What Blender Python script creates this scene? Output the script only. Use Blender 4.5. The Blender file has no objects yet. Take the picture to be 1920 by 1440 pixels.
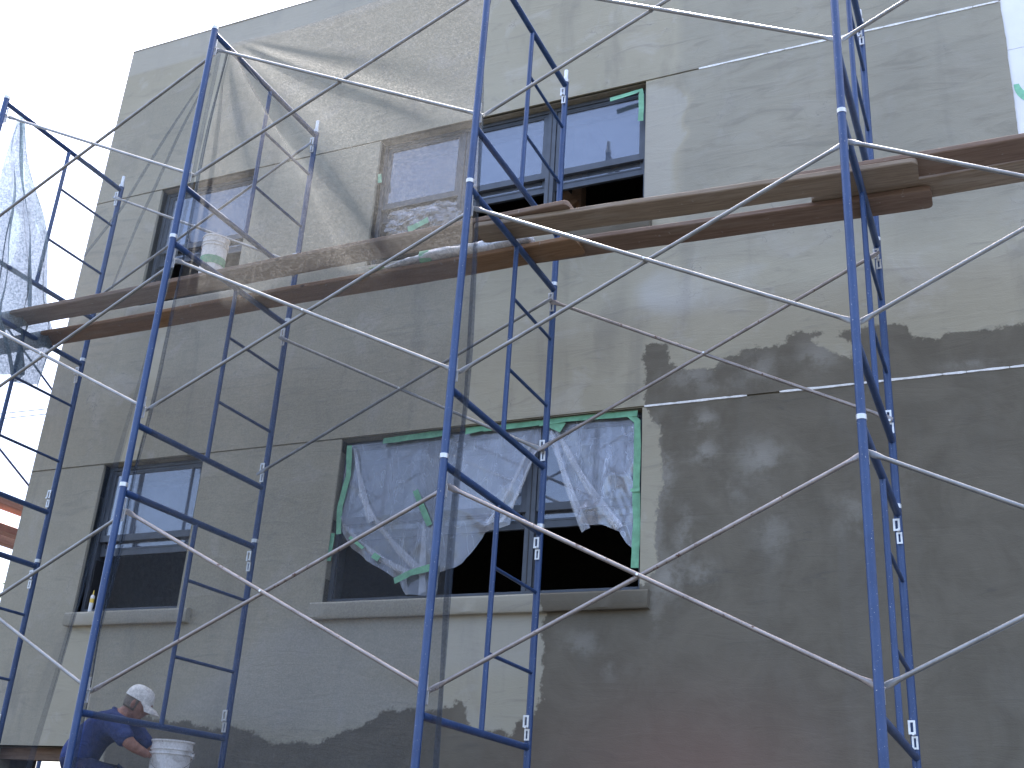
import bpy, bmesh, math, random
import numpy as np
from mathutils import Vector, Matrix, noise
random.seed(7)
rng = np.random.default_rng(7)
S = bpy.context.scene
C = S.collection
R = math.radians

# ------------------------------------------------------------------ camera, sky, sun
CP = Vector((5.51041, -5.58319, -0.32829))
yaw, pit, rol, FOC = -0.44387, 0.40896, 0.06658, 2119.578
fwd = Vector((math.sin(yaw) * math.cos(pit), math.cos(yaw) * math.cos(pit), math.sin(pit)))
rgt = Vector((math.cos(yaw), -math.sin(yaw), 0))
upv = rgt.cross(fwd)
r2 = rgt * math.cos(rol) + upv * math.sin(rol)
u2 = -rgt * math.sin(rol) + upv * math.cos(rol)
cam = bpy.data.objects.new('camera', bpy.data.cameras.new('camera'))
C.objects.link(cam)
M3 = Matrix((r2, u2, -fwd)).transposed()
cam.matrix_world = Matrix.Translation(CP) @ M3.to_4x4()
cam.data.sensor_width = 36
cam.data.lens = 36 * FOC / 1920
cam.data.clip_start = 0.05
cam.data.clip_end = 3000
S.camera = cam

SUN_EL, SUN_AZ = R(68.5), R(-8)      # azimuth measured from +y towards +x
w = bpy.data.worlds.new('World')
S.world = w
w.use_nodes = True
nt = w.node_tree
nt.nodes.clear()
sky = nt.nodes.new('ShaderNodeTexSky')
sky.sky_type = 'NISHITA'
sky.sun_disc = False
sky.sun_elevation = SUN_EL
sky.sun_rotation = SUN_AZ
sky.air_density = 0.75
sky.dust_density = 5.0
sky.ozone_density = 1.0
bg = nt.nodes.new('ShaderNodeBackground')
bg.inputs['Strength'].default_value = 0.15
wo = nt.nodes.new('ShaderNodeOutputWorld')
nt.links.new(sky.outputs[0], bg.inputs[0])
nt.links.new(bg.outputs[0], wo.inputs[0])
sl = bpy.data.lights.new('sun', 'SUN')
sl.energy = 4.0
sl.angle = R(0.5)
sl.color = (1.0, 0.95, 0.87)
so = bpy.data.objects.new('sun', sl)
C.objects.link(so)
sd = Vector((math.sin(SUN_AZ) * math.cos(SUN_EL), math.cos(SUN_AZ) * math.cos(SUN_EL), math.sin(SUN_EL)))
so.rotation_euler = sd.to_track_quat('Z', 'Y').to_euler()
so.location = (0, 8, 30)
S.view_settings.view_transform = 'Standard'
S.view_settings.look = 'None'
S.view_settings.gamma = 1
S.view_settings.use_curve_mapping = False
S.view_settings.exposure = 2.6

# ------------------------------------------------------------------ helpers
def setp(o, label=None, cat=None, group=None, kind=None):
    if label: o['label'] = label
    if cat: o['category'] = cat
    if group: o['group'] = group
    if kind: o['kind'] = kind
    return o

def empty(name, loc, label, cat, group=None, rot=(0, 0, 0)):
    o = bpy.data.objects.new(name, None)
    o.empty_display_size = 0.1
    C.objects.link(o)
    o.location = loc
    o.rotation_euler = rot
    return setp(o, label, cat, group)

class MB:
    """collects shapes, then links them as one mesh object"""
    def __init__(s):
        s.v = []; s.f = []
    def add(s, vs, fs):
        b = len(s.v)
        s.v += [tuple(p) for p in vs]
        s.f += [tuple(i + b for i in f) for f in fs]
        return s
    def box(s, c, d, rot=None):
        c = Vector(c)
        vs = []
        for x in (-.5, .5):
            for y in (-.5, .5):
                for z in (-.5, .5):
                    p = Vector((x * d[0], y * d[1], z * d[2]))
                    if rot is not None: p = rot @ p
                    vs.append(c + p)
        return s.add(vs, [(0, 1, 3, 2), (4, 6, 7, 5), (0, 4, 5, 1), (2, 3, 7, 6), (0, 2, 6, 4), (1, 5, 7, 3)])
    def span(s, a, b):
        return s.box([(a[i] + b[i]) / 2 for i in range(3)], [b[i] - a[i] for i in range(3)])
    def tube(s, a, b, r, n=12, r1=None, caps=True):
        a, b = Vector(a), Vector(b)
        r1 = r if r1 is None else r1
        q = (b - a).to_track_quat('Z', 'Y')
        vs = []
        for p, rr in ((a, r), (b, r1)):
            for i in range(n):
                t = 2 * math.pi * i / n
                vs.append(p + q @ Vector((rr * math.cos(t), rr * math.sin(t), 0)))
        fs = [(i, (i + 1) % n, n + (i + 1) % n, n + i) for i in range(n)]
        if caps: fs += [tuple(range(n))[::-1], tuple(range(n, 2 * n))]
        return s.add(vs, fs)
    def path(s, pts, rad, n=8):
        """tube along points; rad a number or list"""
        pts = [Vector(p) for p in pts]
        m = len(pts)
        rad = rad if isinstance(rad, (list, tuple)) else [rad] * m
        vs = []
        ref = None
        for i, p in enumerate(pts):
            d = (pts[min(i + 1, m - 1)] - pts[max(i - 1, 0)]).normalized()
            if ref is None: ref = d.orthogonal().normalized()
            ref = (ref - d * ref.dot(d)).normalized()
            bn = d.cross(ref)
            for k in range(n):
                t = 2 * math.pi * k / n
                vs.append(p + (ref * math.cos(t) + bn * math.sin(t)) * rad[i])
        fs = []
        for i in range(m - 1):
            for k in range(n):
                k2 = (k + 1) % n
                fs.append((i * n + k, i * n + k2, (i + 1) * n + k2, (i + 1) * n + k))
        fs += [tuple(range(n))[::-1], tuple(range((m - 1) * n, m * n))]
        return s.add(vs, fs)
    def lathe(s, prof, n=24, c=(0, 0, 0)):
        vs = []
        for r, z in prof:
            for i in range(n):
                t = 2 * math.pi * i / n
                vs.append((c[0] + r * math.cos(t), c[1] + r * math.sin(t), c[2] + z))
        fs = []
        for j in range(len(prof) - 1):
            for i in range(n):
                i2 = (i + 1) % n
                fs.append((j * n + i, j * n + i2, (j + 1) * n + i2, (j + 1) * n + i))
        return s.add(vs, fs)
    def build(s, name, mat, parent=None, smooth=False, bevel=0, loc=None):
        me = bpy.data.meshes.new(name)
        me.from_pydata(s.v, [], s.f)
        me.validate()
        bm = bmesh.new(); bm.from_mesh(me)
        bmesh.ops.recalc_face_normals(bm, faces=bm.faces)
        bm.to_mesh(me); bm.free()
        return link(name, me, mat, parent, smooth, bevel, loc)

def link(name, me, mat, parent=None, smooth=False, bevel=0, loc=None):
    o = bpy.data.objects.new(name, me)
    C.objects.link(o)
    if mat is not None and len(me.materials) == 0: me.materials.append(mat)
    if smooth:
        me.polygons.foreach_set('use_smooth', [True] * len(me.polygons))
        if smooth == 'auto': sharpen(me)
    if parent: o.parent = parent
    if bevel:
        b = o.modifiers.new('bevel', 'BEVEL'); b.width = bevel; b.segments = 2; b.limit_method = 'ANGLE'
    if loc: o.location = loc
    return o

def sharpen(me, ang=40):
    bm = bmesh.new(); bm.from_mesh(me)
    for e in bm.edges:
        if len(e.link_faces) == 2 and e.calc_face_angle(0) > R(ang): e.smooth = False
    bm.to_mesh(me); bm.free()

def shared(o, parent, loc=None):
    """a copy of a part sharing its mesh"""
    c = o.copy(); C.objects.link(c); c.parent = parent
    if loc is not None: c.location = loc
    return c

# ------------------------------------------------------------------ material helpers
class NT:
    def __init__(s, name):
        s.m = bpy.data.materials.new(name); s.m.use_nodes = True
        s.t = s.m.node_tree; s.t.nodes.clear()
        s.out = s.n('ShaderNodeOutputMaterial')
    def n(s, typ, **kw):
        x = s.t.nodes.new(typ)
        for k, v in kw.items():
            if k.startswith('i_'):
                key = k[2:].replace('_', ' ')
                x.inputs[key].default_value = v
            else: setattr(x, k, v)
        return x
    def l(s, a, b): s.t.links.new(a, b)
    def coord(s, obj=True, scale=(1, 1, 1)):
        tc = s.n('ShaderNodeTexCoord'); mp = s.n('ShaderNodeMapping')
        s.l(tc.outputs['Object' if obj else 'UV'], mp.inputs[0]); mp.inputs['Scale'].default_value = scale
        return mp.outputs[0]
    def noise(s, vec, scale, detail=4, rough=.55, dist=0):
        x = s.n('ShaderNodeTexNoise'); s.l(vec, x.inputs['Vector'])
        x.inputs['Scale'].default_value = scale; x.inputs['Detail'].default_value = detail
        x.inputs['Roughness'].default_value = rough; x.inputs['Distortion'].default_value = dist
        return x.outputs['Fac']
    def ramp(s, fac, a, b, va=0.0, vb=1.0):
        x = s.n('ShaderNodeMapRange'); x.interpolation_type = 'SMOOTHSTEP'
        s.l(fac, x.inputs['Value'])
        x.inputs['From Min'].default_value = a; x.inputs['From Max'].default_value = b
        x.inputs['To Min'].default_value = va; x.inputs['To Max'].default_value = vb
        return x.outputs[0]
    def math(s, op, a, b=None):
        x = s.n('ShaderNodeMath', operation=op)
        for i, q in enumerate((a, b)):
            if q is None: continue
            if isinstance(q, (int, float)): x.inputs[i].default_value = q
            else: s.l(q, x.inputs[i])
        return x.outputs[0]
    def mix(s, fac, a, b):
        x = s.n('ShaderNodeMix', data_type='RGBA')
        for k, q in ((0, fac), (6, a), (7, b)):
            if isinstance(q, (int, float)): x.inputs[k].default_value = q
            elif isinstance(q, tuple): x.inputs[k].default_value = q + (1,) if len(q) == 3 else q
            else: s.l(q, x.inputs[k])
        return x.outputs[2]
    def bsdf(s, col, rough=.6, metal=0, bump=None, bstr=.2, bdist=.01, spec=.5):
        p = s.n('ShaderNodeBsdfPrincipled')
        for k, q in (('Base Color', col), ('Roughness', rough), ('Metallic', metal)):
            if isinstance(q, (int, float)): p.inputs[k].default_value = q
            elif isinstance(q, tuple): p.inputs[k].default_value = q + (1,)
            else: s.l(q, p.inputs[k])
        p.inputs['Specular IOR Level'].default_value = spec
        if bump is not None:
            b = s.n('ShaderNodeBump'); s.l(bump, b.inputs['Height'])
            b.inputs['Strength'].default_value = bstr; b.inputs['Distance'].default_value = bdist
            s.l(b.outputs[0], p.inputs['Normal'])
        return p
    def done(s, sh):
        s.l(sh.outputs[0], s.out.inputs[0]); return s.m

def simple(name, col, rough=.6, metal=0, var=.12, scale=20, bstr=0.0):
    k = NT(name); v = k.coord()
    n = k.noise(v, scale)
    d = tuple(c * (1 - var) for c in col); b = tuple(min(1, c * (1 + var)) for c in col)
    return k.done(k.bsdf(k.mix(k.ramp(n, .3, .7), d, b), rough, metal, n if bstr else None, bstr))

def wall_material():
    k = NT('stucco_base_coat'); v = k.coord()
    wet = k.n('ShaderNodeAttribute', attribute_name='wet').outputs['Fac']
    lig = k.n('ShaderNodeAttribute', attribute_name='lime').outputs['Fac']
    ton = k.n('ShaderNodeAttribute', attribute_name='tone').outputs['Fac']
    big = k.noise(v, .55, 5, .6)
    med = k.noise(v, 2.6, 6, .62, .8)
    vs = k.coord(scale=(1, 1, .22))
    streak = k.noise(vs, 3.2, 5, .6, .5)
    hs = k.coord(scale=(.35, 1, 1.6))
    trowel = k.noise(hs, 5.5, 5, .65, 1.2)
    fine = k.noise(v, 90, 3, .6)
    edge = k.noise(v, 7, 6, .65)
    edge2 = k.noise(v, 38, 3, .6)
    dry = k.mix(k.ramp(big, .35, .68), (.335, .313, .238), (.385, .361, .280))
    dry = k.mix(k.math('MULTIPLY', k.ramp(med, .52, .70), .6), dry, (.41, .39, .335))
    dry = k.mix(k.math('MULTIPLY', k.ramp(streak, .53, .72), .45), dry, (.225, .215, .180))
    dry = k.mix(k.math('MULTIPLY', k.ramp(trowel, .54, .70), .42), dry, (.225, .215, .182))
    # thin hairline cracks and trowel ridges
    vo = k.n('ShaderNodeTexVoronoi', feature='DISTANCE_TO_EDGE'); vo.inputs['Scale'].default_value = .8
    dv = k.n('ShaderNodeVectorMath', operation='ADD'); k.l(v, dv.inputs[0])
    nz = k.n('ShaderNodeTexNoise'); nz.inputs['Scale'].default_value = 3; nz.inputs['Detail'].default_value = 5; k.l(v, nz.inputs['Vector'])
    k.l(nz.outputs['Color'], dv.inputs[1]); k.l(dv.outputs[0], vo.inputs['Vector'])
    crack = k.math('MULTIPLY', k.ramp(vo.outputs['Distance'], .004, .0, 0, 1), k.ramp(med, .5, .62, 0, .55))
    dry = k.mix(crack, dry, (.15, .148, .135))
    dry = k.mix(k.math('MULTIPLY', ton, 1.0), dry, (.41, .405, .37))
    dry = k.mix(k.math('MULTIPLY', ton, k.ramp(big, .3, .7, -1.0, -.55)), dry, k.mix(k.ramp(trowel, .42, .66), (.275, .270, .228), (.225, .218, .182)))
    we = k.mix(k.ramp(med, .3, .7), (.116, .103, .077), (.148, .133, .101))
    we = k.mix(k.math('MULTIPLY', k.ramp(streak, .5, .72), .35), we, (.150, .142, .120))
    we = k.mix(k.math('MULTIPLY', k.ramp(trowel, .6, .75), .4), we, (.075, .075, .067))
    lm = k.math('MULTIPLY', lig, k.ramp(k.math('ADD', edge, k.math('MULTIPLY', lig, .22)), .44, .72))
    we = k.mix(lm, we, (.265, .255, .22))
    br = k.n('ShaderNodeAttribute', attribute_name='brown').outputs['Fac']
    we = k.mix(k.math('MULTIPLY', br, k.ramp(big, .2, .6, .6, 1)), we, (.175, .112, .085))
    e = k.math('ADD', wet, k.math('ADD', k.math('MULTIPLY', k.math('SUBTRACT', edge, .5), .17), k.math('MULTIPLY', k.math('SUBTRACT', edge2, .5), .06)))
    mask = k.ramp(e, -.012, .016)
    col = k.mix(mask, dry, we)
    rough = k.math('SUBTRACT', .92, k.math('MULTIPLY', mask, .22))
    h = k.math('ADD', k.math('MULTIPLY', fine, .25), k.math('ADD', k.math('MULTIPLY', trowel, .9), k.math('MULTIPLY', med, .8)))
    return k.done(k.bsdf(col, rough, 0, h, .35, .012, .3))

def wood_material(name, a, b, dirt=(.30, .27, .24), amt=.5):
    k = NT(name); v = k.coord(scale=(1, 14, 14))
    oi = k.n('ShaderNodeObjectInfo')
    ad = k.n('ShaderNodeVectorMath', operation='ADD'); k.l(v, ad.inputs[0])
    cx = k.n('ShaderNodeCombineXYZ'); k.l(k.math('MULTIPLY', oi.outputs['Random'], 31), cx.inputs[0]); k.l(cx.outputs[0], ad.inputs[1])
    g = k.noise(ad.outputs[0], 3.0, 6, .65, 1.0)
    g2 = k.noise(k.coord(scale=(1, 5, 5)), 1.6, 5, .6, .4)
    sp = k.noise(k.coord(), 14, 5, .7)
    col = k.mix(k.ramp(g, .3, .7), a, b)
    col = k.mix(k.math('MULTIPLY', k.ramp(g2, .5, .72), amt), col, dirt)
    col = k.mix(k.math('MULTIPLY', k.ramp(sp, .64, .7), .7), col, (.34, .33, .31))
    kn = k.n('ShaderNodeTexVoronoi'); kn.inputs['Scale'].default_value = 2.2; k.l(k.coord(scale=(1, 2.2, 2.2)), kn.inputs['Vector'])
    col = k.mix(k.ramp(kn.outputs['Distance'], .07, .03), col, (.05, .032, .022))
    return k.done(k.bsdf(col, .85, 0, g, .4, .004, .25))

def paint_material():
    k = NT('chipped_blue_paint'); v = k.coord()
    n = k.noise(v, 6, 5); sc = k.noise(v, 55, 4, .7); sp = k.noise(v, 120, 2, .5); ru = k.noise(v, 18, 5, .7)
    col = k.mix(k.ramp(n, .3, .7), (.015, .043, .130), (.024, .062, .172))
    col = k.mix(k.math('MULTIPLY', k.ramp(sc, .60, .70), .5), col, (.085, .12, .25))
    col = k.mix(k.ramp(ru, .67, .72), col, (.055, .035, .028))
    col = k.mix(k.ramp(sp, .70, .74), col, (.42, .43, .43))
    return k.done(k.bsdf(col, .38, 0, sc, .15, .002, .5))

def galv_material(name, rust=.70, tint=(.56, .57, .58)):
    k = NT(name); v = k.coord()
    n = k.noise(v, 9, 5, .6); f = k.noise(v, 60, 4, .65); r_ = k.noise(v, 22, 6, .7)
    col = k.mix(k.ramp(n, .3, .7), tuple(c * .72 for c in tint), tint)
    col = k.mix(k.math('MULTIPLY', k.ramp(f, .55, .7), .5), col, (.36, .35, .34))
    m = k.ramp(r_, rust, rust + .05)
    col = k.mix(m, col, (.10, .055, .04))
    return k.done(k.bsdf(col, k.math('ADD', .34, k.math('MULTIPLY', m, .4)), k.math('SUBTRACT', .55, k.math('MULTIPLY', m, .5)), f, .2, .002, .5))

def net_material(name, cov, col, tcol, spk=0.0):
    k = NT(name); v = k.coord()
    tr = k.n('ShaderNodeBsdfTransparent')
    df = k.n('ShaderNodeBsdfDiffuse'); tl = k.n('ShaderNodeBsdfTranslucent')
    vc = k.n('ShaderNodeTexVoronoi'); vc.inputs['Scale'].default_value = 105; k.l(v, vc.inputs['Vector'])
    sx = k.n('ShaderNodeSeparateColor'); k.l(vc.outputs['Color'], sx.inputs[0]); sp = sx.outputs[0]
    c1 = k.mix(k.ramp(sp, .2, 1.0), tuple(c * .8 for c in col), tuple(min(1, c * 1.15) for c in col))
    c2 = k.mix(k.ramp(sp, .3, 1.0), tuple(c * (.8 - spk * .35) for c in tcol), tuple(min(1, c * (1.25 + spk * .5)) for c in tcol))
    k.l(c1, df.inputs[0]); k.l(c2, tl.inputs[0])
    a = k.n('ShaderNodeMixShader'); a.inputs[0].default_value = .5
    k.l(df.outputs[0], a.inputs[1]); k.l(tl.outputs[0], a.inputs[2])
    wv = sx.outputs[1]; bigv = k.noise(v, 2.2, 3, .5)
    fac = k.math('ADD', k.ramp(wv, 0, 1, cov * .88, cov * 1.12), k.ramp(bigv, .3, .7, -.02, .03))
    b = k.n('ShaderNodeMixShader'); k.l(fac, b.inputs[0]); k.l(tr.outputs[0], b.inputs[1]); k.l(a.outputs[0], b.inputs[2])
    return k.done(b)

def film_material(nm, cov, col):
    k = NT(nm); v = k.coord()
    tr = k.n('ShaderNodeBsdfTransparent')
    df = k.n('ShaderNodeBsdfDiffuse'); df.inputs[0].default_value = col + (1,)
    gl = k.n('ShaderNodeBsdfGlossy'); gl.inputs['Roughness'].default_value = .22; gl.inputs[0].default_value = (.9, .92, 1, 1)
    n = k.noise(v, 3.2, 3, .5, .8)
    bu = k.n('ShaderNodeBump'); bu.inputs['Strength'].default_value = .25; bu.inputs['Distance'].default_value = .02
    k.l(n, bu.inputs['Height']); k.l(bu.outputs[0], gl.inputs['Normal'])
    a = k.n('ShaderNodeMixShader'); a.inputs[0].default_value = .26
    k.l(df.outputs[0], a.inputs[1]); k.l(gl.outputs[0], a.inputs[2])
    cr = k.noise(k.coord(scale=(1.5, 1, .45)), 3.6, 3, .5, 1.6)
    rid = k.math('ABSOLUTE', k.math('SUBTRACT', cr, .5))
    fac = k.math('ADD', k.ramp(rid, .012, 0, 0, .22), k.ramp(n, .25, .75, cov * .8, cov * 1.2))
    b = k.n('ShaderNodeMixShader'); k.l(fac, b.inputs[0]); k.l(tr.outputs[0], b.inputs[1]); k.l(a.outputs[0], b.inputs[2])
    return k.done(b)

def glass_material():
    k = NT('window_glass'); v = k.coord()
    tr = k.n('ShaderNodeBsdfTransparent'); tr.inputs[0].default_value = (.78, .82, .86, 1)
    gl = k.n('ShaderNodeBsdfGlossy'); gl.inputs['Roughness'].default_value = .015; gl.inputs[0].default_value = (.90, .93, 1, 1)
    n = k.noise(v, 1.5, 3)
    bu = k.n('ShaderNodeBump'); bu.inputs['Strength'].default_value = .04; bu.inputs['Distance'].default_value = .01
    k.l(n, bu.inputs['Height']); k.l(bu.outputs[0], gl.inputs['Normal'])
    df = k.n('ShaderNodeBsdfDiffuse'); k.l(k.mix(k.ramp(k.noise(k.coord(scale=(1, 1, 3)), 7, 5), .3, .7), (.17, .20, .255), (.235, .27, .325)), df.inputs[0])
    a = k.n('ShaderNodeMixShader'); a.inputs[0].default_value = .19
    k.l(tr.outputs[0], a.inputs[1]); k.l(gl.outputs[0], a.inputs[2])
    b = k.n('ShaderNodeMixShader'); b.inputs[0].default_value = .30     # thin protective haze on the pane
    k.l(a.outputs[0], b.inputs[1]); k.l(df.outputs[0], b.inputs[2])
    return k.done(b)

M_WALL = wall_material()
M_BLUE = paint_material()
M_GALV = galv_material('galvanised_steel', .70, (.27, .28, .285))
M_GALVR = galv_material('rust_spotted_steel', .60, (.31, .285, .275))
M_LOCK = galv_material('bright_zinc_lock', .80, (.80, .81, .80))
M_ALU = simple('grey_aluminium', (.072, .085, .105), .45, .15, .12, 8)
M_ALUD = simple('dark_gasket', (.022, .024, .028), .6)
M_GLASS = glass_material()
M_DARK = simple('unlit_interior_dark', (.035, .033, .030), .9)  # near-black colour puts the shade of the unlit rooms into their surfaces
M_STUD = wood_material('raw_stud_wood', (.20, .12, .065), (.30, .19, .11), (.25, .2, .15), .3)
M_PBROWN = wood_material('brown_plank', (.165, .115, .087), (.255, .186, .144), (.29, .245, .205), .5)
M_PGREY = wood_material('grey_plank', (.205, .160, .118), (.300, .245, .190), (.34, .30, .25), .5)
M_PORANGE = wood_material('orange_plank', (.185, .110, .062), (.275, .175, .105), (.29, .235, .18), .4)
M_PRED = wood_material('red_plank', (.155, .105, .080), (.235, .168, .130), (.27, .225, .185), .5)
M_NET = net_material('debris_netting', .37, (.055, .070, .088), (.225, .225, .225), .25)
M_NET2 = net_material('sparse_shaded_netting', .27, (.05, .065, .085), (.06, .072, .09))  # sparser, and its dark translucent colour paints in the left net's lack of sun
M_NETP = net_material('netting_pleat', .26, (.08, .10, .13), (.06, .08, .11))
M_NETE = net_material('netting_selvedge', .62, (.075, .095, .13), (.05, .065, .09))
M_NETL = net_material('bunched_netting', .80, (.19, .25, .31), (.25, .335, .40))
M_FILM = film_material('clear_plastic_film', .45, (.37, .40, .445))
M_FOLD = film_material('gathered_plastic_film', .34, (.68, .70, .74))
M_TAPE = simple('green_masking_tape', (.17, .41, .25), .6, 0, .18, 12)
M_WHITE = simple('white_plastic', (.70, .70, .68), .45, 0, .08, 9)
M_FOAM = simple('white_foam_board', (.80, .82, .83), .85, 0, .03, 4)
M_BEAD = simple('white_joint_bead', (.78, .79, .78), .6, 0, .12, 30)

# ------------------------------------------------------------------ ground and building
YW = 1.9
def ground_mat():
    k = NT('packed_earth'); v = k.coord()
    a = k.noise(v, .8, 6, .6); b = k.noise(v, 25, 4)
    return k.done(k.bsdf(k.mix(k.ramp(a, .3, .7), (.026, .025, .023), (.045, .043, .040)), .95, 0, b, .6, .02))
m = MB(); N = 60
vs = [(-700 + 1400 * i / N, -700 + 1400 * j / N, -1.99 + (0 if 25 < i < 35 and 25 < j < 35 else .25 * noise.noise((i * .7, j * .7, 0)))) for j in range(N + 1) for i in range(N + 1)]
fs = [(j * (N + 1) + i, j * (N + 1) + i + 1, (j + 1) * (N + 1) + i + 1, (j + 1) * (N + 1) + i) for j in range(N) for i in range(N)]
setp(m.add(vs, fs).build('ground', ground_mat()), kind='structure')

bld = empty('building', (0, YW, -1.99), 'grey stucco building under repair with wet patches and dark open windows', 'building')
BL = Vector((0, -YW, 1.99))      # shift so children are modelled in world coordinates
def bpart(mb, name, mat, parent=None, **kw):
    o = mb.build(name, mat, parent or bld, **kw)
    if parent is None: o.location = BL
    return o

JL, JU, ROOF = 2.945, 5.97, 8.0
WIN = {'ll': (-2.19, -1.035, 1.56, 2.94), 'lr': (.40, 3.045, 1.56, 2.94), 'ul': (-2.21, -1.03, 4.58, 5.965), 'ur': (.41, 3.03, 4.58, 5.965)}
BASE = (-2.85, -1.55, -1.2, .43)
XL, XR = -3.10, 5.83
xs = set(np.round(np.arange(XL, XR + .001, .045), 4)) ; zs = set(np.round(np.arange(-1.99, ROOF + .001, .045), 4))
for a, b, c, d in list(WIN.values()) + [BASE]:
    for e in (a, b):
        xs = {x for x in xs if abs(x - e) > .012} | {e}
    for e in (c, d):
        zs = {z for z in zs if abs(z - e) > .012} | {e}
zs = {z for z in zs if abs(z - JL) > .02 and abs(z - JU) > .02} | {JL - .007, JL + .008, JU - .007, JU + .008, 2.94 - 0.008, ROOF}
zs = {z for z in zs if not (2.925 < z < 2.937 or 5.958 < z < 5.9625)}
WIN = {k: (a, b, c, (JL - .007 if d < 4 else JU - .007)) for k, (a, b, c, d) in WIN.items()}
xs = np.array(sorted(xs | {XR})); zs = np.array(sorted(zs))
nx, nz = len(xs), len(zs)
X, Z = np.meshgrid(xs, zs)
# polygons of the stains on the wall (x, z in metres)
P_RIGHT = [(3.04, 3.48), (3.24, 3.46), (3.26, 3.29), (3.4, 3.21), (3.58, 3.2), (3.68, 3.26), (3.84, 3.31), (4.01, 3.31), (4.12, 3.34), (4.19, 3.41), (4.3, 3.39), (4.45, 3.34), (4.6, 3.37), (4.78, 3.39), (4.96, 3.34), (5.0, 3.24), (5.16, 3.22), (5.3, 3.25), (5.5, 3.26), (6.2, 3.27), (6.2, -3), (-1.5, -3), (-1.5, 0.5), (-1.42, .63), (-1.34, 0.67), (-1.17, 0.68), (-0.83, 0.62), (-0.73, 0.65), (-0.56, 0.59), (-0.34, 0.58), (-0.25, 0.62), (-0.04, 0.56), (0.08, 0.5), (0.23, 0.49), (0.56, 0.5), (0.65, 0.53), (0.79, 0.58), (1.0, 0.65), (1.06, 0.73), (1.26, 0.75), (1.44, 0.73), (1.64, 0.75), (1.7, 0.81), (1.76, 0.73), (1.78, 0.62), (1.88, 0.59), (2.13, 0.58), (2.23, 0.69), (2.28, 0.73), (2.34, 0.83), (2.33, 1.07), (2.32, 1.60), (3.09, 1.60), (3.17, 1.72), (3.15, 1.96), (3.2, 2.35), (3.18, 2.77), (3.07, 2.92), (3.05, 3.22)]
P_BITE = [(4.28, 3.36), (4.4, 3.36), (4.54, 3.32), (4.59, 3.23), (4.56, 3.16), (4.45, 3.21), (4.34, 3.25)]
P_SMEAR = [(2.99, 3.96), (3.14, 4.08), (3.44, 4.08), (3.86, 4.05), (4.01, 4.0), (3.77, 3.84), (3.84, 3.6), (3.6, 3.7), (3.23, 3.69), (3.01, 3.82)]
P_BAND = [(3.04, 5.92), (3.31, 5.82), (3.42, 5.68), (3.33, 5.46), (3.4, 5.34), (3.28, 5.15), (3.27, 4.95), (3.3, 4.73), (3.02, 4.72)]
P_PAR = [(-3.2, 7.66), (-2.0, 7.68), (-1, 7.66), (1.5, 7.70), (6, 7.66), (6, 8.2), (-3.2, 8.2)]
P_PANEL = [(.9, 1.0), (2.32, 1.0), (2.32, 1.5), (.2, 1.5), (-.6, .95), (-.9, .70), (.2, .6), (2.0, .62)]
def sdist(px, pz, poly):
    """signed distance to polygon, positive inside"""
    d = np.full(px.shape, 1e9); ins = np.zeros(px.shape, bool)
    n = len(poly)
    for i in range(n):
        x0, z0 = poly[i]; x1, z1 = poly[(i + 1) % n]
        ex, ez = x1 - x0, z1 - z0
        t = np.clip(((px - x0) * ex + (pz - z0) * ez) / (ex * ex + ez * ez + 1e-12), 0, 1)
        d = np.minimum(d, np.hypot(px - x0 - t * ex, pz - z0 - t * ez))
        c = ((z0 > pz) != (z1 > pz)) & (px < (x1 - x0) * (pz - z0) / (z1 - z0 + 1e-12) + x0)
        ins ^= c
    return np.where(ins, d, -d)
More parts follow.
